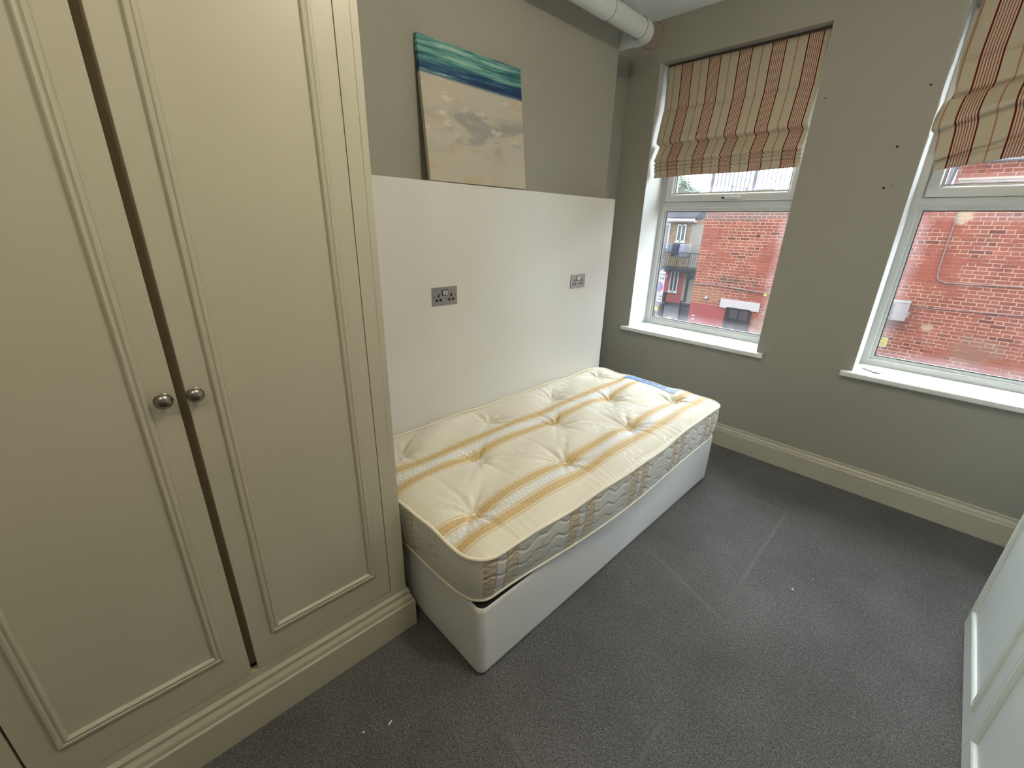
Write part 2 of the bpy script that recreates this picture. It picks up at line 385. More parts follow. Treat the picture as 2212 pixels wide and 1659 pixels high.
# ================================================================== WINDOWS
def uvpane(name, x0, x1, z0, z1, y, parent):
    bm = bmesh.new(); t = 0.004
    vs = [bm.verts.new(p) for p in ((x0, y, z0), (x1, y, z0), (x1, y, z1), (x0, y, z1))]
    f = bm.faces.new(vs); uv = bm.loops.layers.uv.new('UVMap')
    for l, c_ in zip(f.loops, ((0, 0), (1, 0), (1, 1), (0, 1))): l[uv].uv = c_
    me = bpy.data.meshes.new(name); bm.to_mesh(me); bm.free(); me.materials.append(M_glass)
    o = bpy.data.objects.new(name, me); COL.objects.link(o); o.parent = parent
    return o
def window(name, xl, xr):
    w = sempty(name)
    yf = 0.252
    pl = lambda a, b, h: (a, yf-h+0.0, b)
    # reveal linings: painted plaster at both sides and soffit
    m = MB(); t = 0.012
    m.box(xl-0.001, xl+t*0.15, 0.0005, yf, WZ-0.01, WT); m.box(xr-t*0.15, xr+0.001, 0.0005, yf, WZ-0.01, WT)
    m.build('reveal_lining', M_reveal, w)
    # outer frame with stepped profile (offset from opening edge, height toward the room)
    zt, zt2 = 1.640, 1.757
    of = [(0.0, -0.06), (0.0, 0.0), (0.030, 0.0), (0.036, -0.003), (0.040, -0.012), (0.047, -0.013), (0.047, -0.06)]
    m = MB(); m.frame(of, xl, xr, WZ, WT, lambda a, b, h: (a, yf-h, b))
    # transom
    tp = [(-0.060, zt), (-0.012, zt), (-0.010, zt+0.010), (-0.003, zt+0.014), (0.0, zt+0.020), (0.0, zt+0.050), (-0.004, zt+0.056), (-0.012, zt+0.060), (-0.060, zt+0.060)]
    m.loops([[(xx, yf-a, b) for a, b in tp] for xx in (xl+0.030, xr-0.030)])
    m.build('window_frame', M_upvc, w, auto=25)
    # lower glazing bead
    gb = [(0.0, -0.03), (0.0, -0.002), (0.006, 0.0), (0.012, -0.006), (0.013, -0.03)]
    m = MB(); m.frame(gb, xl+0.044, xr-0.044, WZ+0.044, zt+0.002, lambda a, b, h: (a, yf+0.012-h, b))
    m.build('glazing_bead', M_upvc, w, auto=25)
    gk = [(0.0, -0.02), (0.0, -0.004), (0.0035, -0.004), (0.0035, -0.02)]
    m = MB(); m.frame(gk, xl+0.057, xr-0.057, WZ+0.057, zt-0.011, lambda a, b, h: (a, yf+0.014-h, b))
    m.build('gasket', M_gasket, w)
    # top-hung sash
    sz0, sz1 = zt+0.056, WT-0.042
    sh = MB(); sp = [(0.0, -0.05), (0.0, 0.010), (0.004, 0.014), (0.040, 0.014), (0.046, 0.010), (0.052, 0.0), (0.060, -0.002), (0.060, -0.05)]
    sh.frame(sp, xl+0.044, xr-0.044, sz0, sz1, lambda a, b, h: (a, yf-h, b))
    sash = sh.build('sash', M_upvc, w, auto=25)
    m = MB(); m.frame(gk, xl+0.103, xr-0.103, sz0+0.059, sz1-0.059, lambda a, b, h: (a, yf+0.006-h, b)); m.build('gasket', M_gasket, sash)
    uvpane('pane', xl+0.05, xr-0.05, WZ+0.05, zt, yf+0.022, w)
    uvpane('pane', xl+0.10, xr-0.10, sz0+0.055, sz1-0.05, yf+0.022, sash)
    # espag handle on the sash bottom rail
    hx = (xl+xr)/2+0.045; hz = sz0+0.020
    m = MB(); m.box(hx-0.070, hx+0.070, yf-0.024, yf-0.013, hz-0.010, hz+0.010, 0.004, 3)
    hd = m.build('handle', M_upvc, sash)
    m = MB(); m.box(hx-0.062, hx-0.038, yf-0.0275, yf-0.022, hz-0.006, hz+0.006, 0.002, 2); m.build('lock_button', M_gasket, hd)
    m = MB(); m.box(hx-0.036, hx+0.064, yf-0.040, yf-0.026, hz-0.0065, hz+0.0065, 0.003, 3); m.box(hx-0.036, hx-0.020, yf-0.030, yf-0.022, hz-0.006, hz+0.006, 0.002); m.build('lever', M_upvc, hd)
    # sill board with rounded nose and horns
    nose = -0.045; ov = 0.048
    m = MB()
    m.box(xl+0.001, xr-0.001, 0.0, yf+0.01, WZ-0.02, WZ+0.0, 0.0)
    prof = [(0.0, WZ-0.030), (nose+0.006, WZ-0.030), (nose+0.001, WZ-0.026), (nose, WZ-0.020), (nose, WZ-0.008), (nose+0.002, WZ-0.002), (nose+0.008, WZ), (0.0, WZ)]
    m.loops([[(xx, a, b) for a, b in prof] for xx in (xl-ov, xr+ov)])
    m.build('sill', M_white, w)
    return w
window('window_1', *W1); window('window_2', *W2)

# ================================================================== ROMAN BLINDS
def blind(name, label, xl, xr, prof_fn, nx, stripe0, group):
    bm = bmesh.new(); uv = bm.loops.layers.uv.new('UVMap'); rows = []
    for i in range(nx+1):
        x = i/nx; p = prof_fn(x); rows.append(p)
    V = [[bm.verts.new(q[:3]) for q in p] for p in rows]
    for i in range(nx):
        for j in range(len(rows[0])-1):
            f = bm.faces.new((V[i][j], V[i+1][j], V[i+1][j+1], V[i][j+1]))
            for l, q in zip(f.loops, (rows[i][j], rows[i+1][j], rows[i+1][j+1], rows[i][j+1])): l[uv].uv = (q[3], q[4])
    for f in bm.faces: f.smooth = True
    t = thing(name, ((xl+xr)/2, 0.06, 2.53), label, 'blind', 0, group)
    me = bpy.data.meshes.new('blind_fabric'); bm.to_mesh(me); bm.free(); me.materials.append(M_blind)
    o = bpy.data.objects.new('blind_fabric', me); COL.objects.link(o); o.parent = t; o.location = (-(xl+xr)/2, -0.06, -2.53)
    sf = o.modifiers.new('s', 'SOLIDIFY'); sf.thickness = 0.0025; sf.offset = 1
    h = MB(); h.box(xl-0.002-(xl+xr)/2, xr-(xl+xr)/2, 0.004, 0.030, 0.003, 0.0145, 0.002); h.build('headrail', plain('rail_dark', (0.05, 0.03, 0.025, 1), 0.6), t)
    return t
def dens(pts, k=5):
    """smooth-ish densify of y,z profile"""
    out = []
    for i in range(len(pts)-1):
        a, b = pts[i], pts[i+1]; n = max(1, int(math.hypot(b[0]-a[0], b[1]-a[1])/0.02))
        n = min(n, k)
        for j in range(n):
            t = j/n; out.append((a[0]+(b[0]-a[0])*t, a[1]+(b[1]-a[1])*t))
    out.append(pts[-1]); return out
P1 = [(0.066, 2.531), (0.070, 2.42), (0.078, 2.295), (0.084, 2.280), (0.074, 2.272), (0.060, 2.20), (0.045, 2.13), (0.035, 2.095), (0.033, 2.078), (0.040, 2.066),
      (0.070, 2.060), (0.086, 2.054), (0.080, 2.045), (0.060, 2.01), (0.040, 1.975), (0.028, 1.956), (0.030, 1.950), (0.050, 1.944), (0.042, 1.936), (0.030, 1.932), (0.032, 1.926),
      (0.052, 1.921), (0.044, 1.914), (0.036, 1.909), (0.038, 1.903), (0.056, 1.899), (0.050, 1.893), (0.043, 1.889), (0.046, 1.883), (0.058, 1.880), (0.056, 1.868), (0.052, 1.848)]
P1 = dens(P1)
def prof1(t):
    x = -0.062 + t*(0.868+0.062); out = []; L = 0
    for i, (y, z) in enumerate(P1):
        if i: L += math.hypot(P1[i][0]-P1[i-1][0], P1[i][1]-P1[i-1][1])
        zz = z + 0.012*t*(max(0, 2.5-z)/0.6) + 0.002*math.sin(9*t+z*30)*(1 if z < 2.4 else 0)
        yy = y + 0.003*math.sin(7*t+z*11)
        out.append((x, yy, zz, x-0.036+1.82, L))
    return out
blind('roman_blind', 'raised cream and red striped roman blind hanging level over the window beside the bed', -0.062, 0.868, prof1, 40, 0, 'striped roman blinds')
# second blind: hangs crooked, folds climbing to the right
P2K = [  # x-offset at left edge, y, z at left, rise per metre to the right
    (1.446, 0.050, 2.531, 0.0), (1.440, 0.055, 2.40, 0.03), (1.433, 0.062, 2.290, 0.12), (1.433, 0.070, 2.276, 0.13), (1.436, 0.055, 2.262, 0.14), (1.447, 0.040, 2.20, 0.18), (1.456, 0.022, 2.148, 0.21),
    (1.456, 0.026, 2.130, 0.22), (1.446, 0.060, 2.118, 0.23), (1.425, 0.050, 2.105, 0.24), (1.416, 0.020, 2.05, 0.28), (1.415, -0.008, 2.000, 0.33), (1.418, -0.002, 1.980, 0.34), (1.430, 0.045, 1.972, 0.34),
    (1.440, 0.050, 1.955, 0.34), (1.452, 0.040, 1.90, 0.35), (1.460, 0.024, 1.862, 0.36), (1.462, 0.028, 1.850, 0.36), (1.464, 0.050, 1.846, 0.33), (1.464, 0.042, 1.840, 0.27), (1.465, 0.028, 1.836, 0.25), (1.466, 0.046, 1.832, 0.21), (1.467, 0.048, 1.805, 0.17)]
def prof2(t):
    out = []; L = 0; prev = None
    for k in range(len(P2K)-1):
        a, b = P2K[k], P2K[k+1]; n = 4 if abs(a[2]-b[2]) > 0.03 else 2
        for j in range(n+(1 if k == len(P2K)-2 else 0)):
            s_ = j/n; q = [a[i]+(b[i]-a[i])*s_ for i in range(4)]
            dx = t*0.925; rise = q[3]*(dx - 0.28*dx*dx)
            bulge = 0.010*math.sin(math.pi*min(1, t*1.3))*(1 if q[2] < 2.25 else 0)
            x = q[0]+dx*(1-0.02*(q[2] < 2.1)); y = q[1]-bulge*math.sin(q[2]*14); z = q[2]+rise
            if prev: L += math.hypot(q[1]-prev[1], q[2]-prev[2])
            prev = q; out.append((x, y, z, q[0]+dx-1.50+0.01-0.012+1.82+(1.446-q[0])*0.35, L))
    return out
blind('roman_blind', 'crooked striped roman blind with skewed folds at the right edge of the photo', 1.43, 2.37, prof2, 40, 0, 'striped roman blinds')

# ================================================================== FITTED WARDROBE (left)
WR = thing('wardrobe', (0.533, -2.50, 0), 'large cream fitted wardrobe with panelled doors and moulded plinth', 'wardrobe', -0.02)
DEP = -0.42; Y1 = -1.70; DZ0, DZ1 = 0.207, 2.095
doors = [(-0.0625, -0.505), (-0.524, -0.965), (-0.975, -1.20)]
doors = [(-0.505, -0.0625), (-0.9655, -0.5235), (-1.412, -0.970)]
m = MB()
m.box(DEP, -0.0225, Y1, -0.0, 0.0, 0.16)                    # base
m.box(DEP, -0.0, -0.020, 0.0, 0.16, HC-0.001)               # end panel
m.box(-0.022, 0.0, -0.0605, -0.018, 0.16, HC-0.001, 0.0008)                 # stile
m.box(-0.022, 0.0, Y1, -0.0605, 0.16, DZ0-0.002)               # bottom rail
m.box(-0.022, 0.0, Y1, -0.0605, DZ1+0.002, HC-0.001)                  # frieze
m.box(-0.022, 0.0, Y1, -1.4145, DZ0-0.002, DZ1+0.002)
m.box(DEP, DEP+0.01, Y1, 0.0, 0.16, HC-0.001)
m.build('carcass', M_cream, WR)
m = MB(); m.box(-0.16, -0.032, -1.41, -0.065, DZ0, DZ1); m.build('inner_lining', plain('brown_timber', (0.36, 0.28, 0.18, 1), 0.7), WR)  # brown timber lining seen through the door gaps
PL = [(0.0, 0.0), (0.024, 0.0), (0.024, 0.121), (0.018, 0.127), (0.0185, 0.132), (0.0165, 0.142), (0.0095, 0.154), (0.0075, 0.160), (0.0105, 0.164), (0.0105, 0.171), (0.005, 0.178), (0.0, 0.1785)]
m = MB()
r0 = [(d_, Y1, h_) for d_, h_ in PL]; r1 = [(d_, d_, h_) for d_, h_ in PL]; r2 = [(DEP+0.05, d_, h_) for d_, h_ in PL]
m.loops([r0, r1, r2]); m.build('plinth', M_cream, WR)
MP = [(0.0, 0.0), (0.001, 0.005), (0.004, 0.0085), (0.009, 0.009), (0.012, 0.0065), (0.0135, 0.0055), (0.016, 0.0085), (0.0195, 0.0095), (0.0225, 0.0075), (0.025, 0.003), (0.0255, 0.0)]
def knob(parent, y, z, xface=0.0, sgn=1):
    T = Matrix.Translation((xface, y, z)) @ (Matrix.Identity(4) if sgn > 0 else Matrix.Rotation(math.pi, 4, 'Z'))
    m = MB(); m.lathe([(0.0095, 0.0), (0.0095, 0.003), (0.0065, 0.006), (0.006, 0.013), (0.0085, 0.017), (0.0165, 0.0185), (0.0185, 0.0205), (0.0185, 0.0225), (0.0165, 0.0245), (0.0155, 0.0242), (0.0150, 0.0262), (0.011, 0.0302), (0.006, 0.0325), (0.0005, 0.0332)], T, 32)
    return m.build('knob', M_chrome, parent, auto=40)
for i, (a, b) in enumerate(doors):
    m = MB(); m.box(-0.024, 0.0, a, b, DZ0, DZ1, 0.0012, 2); d = m.build('door', M_cream, WR)
    m = MB(); m.frame(MP, a+0.052, b-0.050, DZ0+0.110, DZ1-0.095, lambda p, q, h: (h-0.0002, p, q)); m.build('moulding', M_cream, d)
    if i < 2: knob(d, (a+0.015 if i == 0 else b-0.025), 1.120)


# ================================================================== PANEL BEHIND BED
m = MB(); m.box(-0.0850, 0.0, -2.485, -0.5126, 0.0, 1.6729, 0.0012, 2)
tag(m.build('headboard_panel', M_panel), 'tall plain white boxed panel behind the bed, with two steel sockets', 'panel')
def socket(y, label):
    t = thing('wall_socket', (0.0, y, 1.174), label, 'socket', 0, 'steel double sockets on the white panel')
    w, h = 0.146, 0.086
    m = MB(); m.box(0.0, 0.0045, 0, w, -h/2, h/2, 0.0016, 2); m.build('faceplate', M_steel, t)
    for cx_ in (0.0365, 0.1095):
        for (dx, dz, a, b) in ((0.0, 0.0045, 0.0048, 0.0085), (-0.0112, -0.0165, 0.0068, 0.0058), (0.0112, -0.0165, 0.0068, 0.0058)):
            m = MB(); m.box(0.003, 0.0050, cx_+dx-a, cx_+dx+a, dz-b, dz+b, 0.0005); m.build('pin_hole', M_black, t)
    m = MB(); m.box(0.003, 0.0056, 0.073-0.0175, 0.073+0.0175, 0.003, 0.0315, 0.001); m.build('switch_surround', M_black, t)
    for s_ in (-1, 1):
        m = MB(); m.box(0.004, 0.0092, 0.073+s_*0.0078-0.0060, 0.073+s_*0.0078+0.0060, 0.0060, 0.0285, 0.0015, 2, None); m.build('rocker_switch', M_chrsw, t)
    for yy in (0.012, 0.134):
        m = MB(); m.extrude_poly(circle(yy, 0.0, 0.0026, 12), lambda a, b, h: (h, a, b), 0.003, 0.0052); m.build('screw', M_black, t)
socket(-1.968, 'brushed steel double socket on the white panel, the larger one nearer the wardrobe')
socket(-0.926, 'brushed steel double socket on the white panel, nearer the window wall')

# ================================================================== CANVAS PAINTING
g = G('seascape_canvas'); uvw = g.coord(); x, y, z = g.xyz(uvw)    # local: y 0..0.6 , z 0..0.52
v = g.math('DIVIDE', z, 0.540)
st = g.vec(g.math('MULTIPLY', y, 1.6), g.math('MULTIPLY', z, 26), 0.0); streak = g.math('MULTIPLY_ADD', g.math('SUBTRACT', g.noise(st, 1.6, 5, 0.65), 0.5), 1.6, 0.5)
teal = g.ramp(streak, ((0.30, (0.02, 0.085, 0.12, 1)), (0.42, (0.05, 0.17, 0.19, 1)), (0.52, (0.12, 0.30, 0.27, 1)), (0.60, (0.17, 0.36, 0.32, 1)), (0.72, (0.36, 0.50, 0.46, 1))))
navy = g.ramp(streak, ((0.3, (0.012, 0.035, 0.09, 1)), (0.5, (0.022, 0.065, 0.14, 1)), (0.66, (0.07, 0.18, 0.26, 1)), (0.74, (0.45, 0.52, 0.50, 1))))
vw = g.math('ADD', v, g.math('MULTIPLY', g.math('SUBTRACT', g.noise(st, 0.8, 3), 0.5), 0.05))
sea = g.mix(g.mapr(vw, 0.83, 0.87), navy, teal)
cl = g.vec(g.math('MULTIPLY', y, 4.0), g.math('MULTIPLY', z, 9.5), 0.3)
cloud = g.noise(cl, 1.3, 5, 0.62, 0.6)
sand = g.mix(g.noise(g.vec(g.math('MULTIPLY', y, 3), g.math('MULTIPLY', z, 8), 1.0), 1.1, 4), (0.44, 0.405, 0.34, 1), (0.52, 0.485, 0.41, 1))
sand = g.mix(g.mapr(g.noise(cl, 2.2, 3), 0.52, 0.7), sand, (0.47, 0.40, 0.29, 1))
cm = g.math('MULTIPLY', g.mapr(cloud, 0.45, 0.60), g.math('MULTIPLY', g.mapr(v, 0.15, 0.38), g.mapr(v, 0.50, 0.62, 1.0, 0.0)))
sand = g.mix(g.math('MULTIPLY', cm, 0.7), sand, (0.24, 0.25, 0.25, 1))
sand = g.mix(g.math('MULTIPLY', g.mapr(g.noise(cl, 3.3, 4), 0.56, 0.7), g.math('MULTIPLY', g.box(v, 0.35, 0.75, 0.05), 0.55)), sand, (0.68, 0.64, 0.56, 1))
colp = g.mix(g.mapr(vw, 0.735, 0.762), sand, sea)
M_canvas = g.done(g.bsdf(colp, 0.7, 0, g.bump(g.noise(uvw, 800, 2), 0.15, 0.001), 0.3))
m = MB(); m.box(-0.020, 0.0, 0.0, 0.592, 0.0, 0.540, 0.002, 2)
pt = m.build('canvas_painting', M_canvas); pt.location = (-0.002, -1.946, 1.6757); pt.rotation_euler = (math.radians(0.3), math.radians(-6.4), 0)
tag(pt, 'unframed beach painting on canvas with teal sea band, leaning on the white panel', 'painting')

# ================================================================== BED
m = MB()
bx0, bx1, by0, by1 = 0.004, 0.9075, -2.4395, -0.5395
def rrect(x0, x1, y0, y1, r, n=8):
    pts = []
    for cx_, cy_, a0 in ((x1-r, y0+r, -90), (x1-r, y1-r, 0), (x0+r, y1-r, 90), (x0+r, y0+r, 180)):
        for k in range(n+1):
            a = math.radians(a0+90*k/n); pts.append((cx_+r*math.cos(a), cy_+r*math.sin(a)))
    return pts
DB = thing('divan_base', (0.455, -1.49, 0), 'pale grey fabric divan bed base on the carpet under the mattress', 'bed base')
off = Vector((-0.455, 1.49, 0))
rings = []
for (ins, zz) in ((0.006, 0.012), (0.001, 0.018), (0.0, 0.03), (-0.001, 0.16), (0.0, 0.295), (0.002, 0.310), (0.008, 0.3145)):
    rings.append([(px+off.x, py+off.y, zz) for px, py in rrect(bx0+ins, bx1-ins, by0+ins, by1-ins, 0.028)])
m.loops(rings); m.build('base_body', M_divan, DB, auto=60)
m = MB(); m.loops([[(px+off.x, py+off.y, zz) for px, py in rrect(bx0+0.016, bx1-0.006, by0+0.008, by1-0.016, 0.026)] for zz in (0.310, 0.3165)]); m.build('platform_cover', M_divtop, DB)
for (fx, fy) in ((0.08, -2.34), (0.83, -2.34), (0.08, -0.64), (0.83, -0.64)):
    m = MB(); m.lathe([(0.02, 0.0), (0.022, 0.004), (0.02, 0.0125)], Matrix.Translation((fx+off.x, fy+off.y, 0)) @ Matrix.Rotation(-math.pi/2, 4, 'Y'), 16); m.build('glide_foot', M_black, DB)


# ---- mattress
MT = thing('mattress', (0.46, -1.50, 0.318), 'tufted single mattress with gold and white striped ticking on the divan', 'mattress')
mo = Vector((-0.46, 1.50, -0.318))
mx0, mx1, my0, my1 = 0.010, 0.925, -2.465, -0.548
TU = [(0.705, -2.300), (0.712, -1.790), (0.718, -1.275), (0.703, -0.752), (0.447, -2.060), (0.447, -1.530), (0.440, -1.020), (0.18, -2.286), (0.180, -1.770), (0.186, -1.265), (0.155, -0.736)]
TH = [random.uniform(0, 6.28) for _ in TU]
def edge_in(x, y):
    """distance to the rounded outline"""
    r = 0.085; cx_ = min(max(x, mx0+r), mx1-r); cy_ = min(max(y, my0+r), my1-r)
    if (x < mx0+r or x > mx1-r) and (y < my0+r or y > my1-r): return r-math.hypot(x-cx_, y-cy_)
    return min(x-mx0, mx1-x, y-my0, my1-y)
def lift(y): return 0.0
def wob(s): return 0.0035*math.sin(s*9.3)+0.0022*math.sin(s*17.1+1)
def topz(x, y):
    d = max(0.0, edge_in(x, y))
    z = 0.530 + 0.030*(1-math.exp(-d/0.05)) + wob(x*2+y)
    # puckers along the edge
    z += 0.0011*math.sin((y if abs(x-0.9) < abs(y+2.4)+0.2 else x)*230+5*math.sin(y*19)+4*math.sin(y*7))*math.exp(-d/0.05)*(0.5+0.5*math.sin(y*11+1))
    for (tx, ty), ph in zip(TU, TH):
        dx, dy = x-tx, y-ty; r = math.hypot(dx, dy)
        if r > 0.36: continue
        a = math.atan2(dy, dx)
        z -= 0.030*math.exp(-(r/0.055)**1.15) + 0.010*math.exp(-(r/0.14)**2)
        rad = 0.5+0.5*math.cos(a*2+0.0)      # stronger folds across the bed
        fold = math.cos(11*a+ph+1.3*math.sin(3*a+ph))
        z += 0.0042*fold*math.exp(-((r-0.055)/0.05)**2)*(0.6+0.4*math.sin(5*a+ph))
        # long pulled creases toward neighbours
        for ang in (0.9, -0.9, math.pi-0.9, math.pi+0.9, 0.0, math.pi):
            da = (a-ang+math.pi) % (2*math.pi)-math.pi
            z -= 0.0050*math.exp(-(da*r/0.012)**2)*math.exp(-(r/0.16)**2)*(1 if r > 0.02 else 0)
    return z
# top panel: grid warped to rounded outline
NX, NY = 150, 300; RC = 0.085
def warp(u, v):
    """unit square -> rounded rectangle"""
    x = mx0+u*(mx1-mx0); y = my0+v*(my1-my0)
    cx_ = min(max(x, mx0+RC), mx1-RC); cy_ = min(max(y, my0+RC), my1-RC)
    dx, dy = x-cx_, y-cy_
    if dx and dy:
        mxx = max(abs(dx), abs(dy)); l = math.hypot(dx, dy); k = mxx/l; x, y = cx_+dx*k, cy_+dy*k
    bow = 0.026*math.exp(-((y+1.6)/0.55)**2)*max(0, (x-0.46)/0.465)**2
    return x+bow, y
m = MB(); rows = []
for j in range(NY+1):
    r = []
    for i in range(NX+1):
        x, y = warp(i/NX, j/NY)
        r.append(Vector((x, y, topz(x, y)))+mo)
    rows.append(r)
m.sheet(rows)
tp = m.build('top_panel', M_mtop, MT, smooth=True); tp.location = -Vector((0, 0, 0))
# material uses object coordinates in room metres -> shift the mesh origin to the room origin
def reorigin(o, v):
    o.data.transform(Matrix.Translation(v)); o.location = -v
reorigin(tp, -mo)
def outline(z, ins=0.0, n=420):
    pts = [];
    base = rrect(mx0+ins, mx1-ins, my0+ins, my1-ins, RC-ins*0.5, 14)
    # resample
    P = base+[base[0]]; D = [0]
    for a, b in zip(P[:-1], P[1:]): D.append(D[-1]+math.hypot(b[0]-a[0], b[1]-a[1]))
    for k in range(n):
        d = D[-1]*k/n; i = 0
        while D[i+1] < d: i += 1
        t = (d-D[i])/(D[i+1]-D[i]); x = P[i][0]+(P[i+1][0]-P[i][0])*t; y = P[i][1]+(P[i+1][1]-P[i][1])*t
        x += 0.026*math.exp(-((y+1.6)/0.55)**2)*max(0, (x-0.46)/0.465)**2
        pts.append((x, y))
    return pts
def ztop(x, y): return 0.530+wob(x*2+y)
def zbot(x, y):
    return 0.324 + 0.017*math.exp(-((x-0.93)/0.12)**2)*math.exp(-((y+2.36)/0.27)**2)
m = MB(); rings = []
NZ = 12
for k in range(NZ+1):
    t = k/NZ; bul = 0.010*math.sin(math.pi*t)
    ring = []
    for (x, y) in outline(0):
        cx_, cy_ = 0.4675, -1.5
        # bottom tucks in a little; near corner tucks most and shows the base platform
        tuck = 0.012*(1-t) + 0.016*(1-t)*math.exp(-(((x-0.92)/0.12)**2+((y+2.42)/0.45)**2))
        dx = (x-cx_)/0.4575; dy = (y-cy_)/0.96
        n_ = Vector((abs(dx)**8*(1 if dx > 0 else -1), abs(dy)**30*(1 if dy > 0 else -1))); n_ = n_.normalized() if n_.length > 0 else Vector((0, 0))
        X = x+n_.x*(bul-tuck); Y = y+n_.y*(bul-tuck)
        X = max(X, 0.006)
        ring.append(Vector((X, Y, zbot(x, y)*(1-t)+ztop(x, y)*t))+mo)
    rings.append(ring)
m.loops(rings, cap=False); bo = m.build('side_border', M_mside, MT, smooth=True); reorigin(bo, -mo)
m = MB(); m.loops([[Vector(q)-Vector((0, 0, 0)) for q in rings[0]], [Vector((q.x*0.985, q.y*0.985, q.z-0.003)) for q in rings[0]]]); m.build('underside', M_divtop, MT)  # underside coloured black to deepen the shadow in the gap over the base
for nm, zf, rr_, rg in (('top_piping', ztop, 0.0062, rings[-1]), ('bottom_piping', zbot, 0.0062, rings[0])):
    m = MB(); m.tube([(q.x, q.y, q.z+0.001) for q in rg], rr_, 8, close=True); m.build(nm, M_piping, MT, smooth=True)
for (tx, ty) in TU:
    zc = topz(tx, ty)
    m = MB(); T = Matrix.Translation(Vector((tx, ty, zc-0.004))+mo) @ Matrix.Rotation(-math.pi/2, 4, 'Y')
    m.lathe([(0.004, 0.0), (0.008, 0.002), (0.0095, 0.006), (0.008, 0.0095), (0.004, 0.0112), (0.0004, 0.0115)], T, 14)
    for k in range(7):
        a = k*0.9; m.tube([Vector((tx+0.013*math.cos(a+s*0.4)*(0.5+0.5*s), ty+0.010*math.sin(a+s*0.4)*(0.5+0.5*s), zc+0.006-0.004*s))+mo for s in (0, 0.5, 1)], 0.0022, 6)
    m.build('tuft', M_piping, MT, smooth=True)
# pale blue woven maker's label near the head end
g = G('blue_printed_label'); x, y, z = g.xyz(g.coord('UV'))
col = g.mix(g.mapr(x, 0.3, 1.0), (0.20, 0.31, 0.56, 1), (0.42, 0.50, 0.62, 1))
def bars(y0, y1, x0, x1, per, duty, c):
    global col
    k = g.math('MULTIPLY', g.box(y, y0, y1, 0.01), g.box(x, x0, x1, 0.005))
    if per: k = g.math('MULTIPLY', k, g.math('LESS_THAN', g.math('FRACT', g.math('DIVIDE', g.math('SUBTRACT', x, x0), per)), duty))
    col = g.mix(k, col, c)
bars(0.86, 0.95, 0.06, 0.30, None, 1, (0.03, 0.06, 0.16, 1)); bars(0.84, 0.93, 0.33, 0.50, 0.09, 0.85, (0.04, 0.07, 0.18, 1))
bars(0.50, 0.66, 0.30, 0.80, 0.125, 0.76, (0.05, 0.085, 0.20, 1)); bars(0.17, 0.24, 0.48, 0.84, 0.03, 0.8, (0.10, 0.15, 0.30, 1)); bars(0.26, 0.29, 0.08, 0.42, None, 1, (0.10, 0.17, 0.34, 1))
M_label = g.done(g.bsdf(col, 0.8, spec=0.1))
bm = bmesh.new(); uvl = bm.loops.layers.uv.new('UVMap'); LX0, LX1, LY0, LY1 = 0.30, 0.665, -0.665, -0.562
V = [[bm.verts.new(Vector((LX0+(LX1-LX0)*i/24, LY0+(LY1-LY0)*j/10, topz(LX0+(LX1-LX0)*i/24, LY0+(LY1-LY0)*j/10)+0.0022))+mo) for i in range(25)] for j in range(11)]
for j in range(10):
    for i in range(24):
        f = bm.faces.new((V[j][i], V[j][i+1], V[j+1][i+1], V[j+1][i]))
        for l, (a, b) in zip(f.loops, ((i, j), (i+1, j), (i+1, j+1), (i, j+1))): l[uvl].uv = (a/24, b/10)
me = bpy.data.meshes.new('label'); bm.to_mesh(me); bm.free(); me.materials.append(M_label)
o = bpy.data.objects.new('fabric_label', me); COL.objects.link(o); o.parent = MT; o['label'] = 'pale blue printed label'
sf = o.modifiers.new('s', 'SOLIDIFY'); sf.thickness = 0.001

# ================================================================== PIPE
PO = (0.07, -1.5, 2.56)
PP = thing('ventilation_pipe', PO, 'white plastic pipe running under the ceiling and turning into the corner', 'pipe')
po = -Vector(PO)
def arc(c, a, b, r, n=10):
    c, a, b = Vector(c), Vector(a), Vector(b)
    return [c+a*math.cos(t)*r+b*math.sin(t)*r for t in [math.pi/2*i/n for i in range(n+1)]]
ax, az, r = 0.07, 2.56, 0.050
LY = -0.450      # line of the short leg that turns into the recess
m = MB(); m.tube([Vector((ax, -2.488, az))+po, Vector((ax, LY-0.08, az))+po], r, 32); m.build('straight_pipe', M_pipe, PP, auto=40)
m = MB(); m.tube([Vector((ax, y_, az))+po for y_ in (-1.40, -0.865)], 0.0535, 32); m.build('coupling', M_pipe, PP, auto=40)
path = [(ax, LY-0.10, az), (ax, LY-0.06, az)]+[tuple(q) for q in arc((ax-0.06, LY-0.06, az), (1, 0, 0), (0, 1, 0), 0.06)]+[(-0.02, LY, az)]
m = MB(); m.tube([Vector(q)+po for q in path], 0.0520, 32); m.build('elbow', M_pipe, PP, auto=40)
pth = [(0.0, LY, az), (-0.155, LY, az)]+[tuple(q) for q in arc((-0.155, LY, az-0.050), (0, 0, 1), (-1, 0, 0), 0.050)]+[(-0.205, LY, 1.2), (-0.205, LY, 0.002)]
m = MB(); m.tube([Vector(q)+po for q in pth], 0.0455, 32); m.build('drop_pipe', M_pipe, PP, auto=40)
for yy, rr_ in ((-0.865, 0.0537), (LY-0.10, 0.0522)):
    m = MB(); m.tube([Vector((ax+rr_*math.cos(t), yy, az+rr_*math.sin(t)))+po for t in [2*math.pi*k/40 for k in range(40)]], 0.0012, 6, close=True); m.build('joint_seal', M_gasket, PP)
m = MB(); m.box(ax-0.012, ax+0.012, -0.845, -0.820, az+0.045, HC-0.0005, 0.002); m.box(ax-0.028, ax+0.028, -0.842, -0.823, az+0.051, az+0.061, 0.002)
bk = m.build('hanging_bracket', M_pipe, PP)
for v_ in bk.data.vertices: v_.co += po

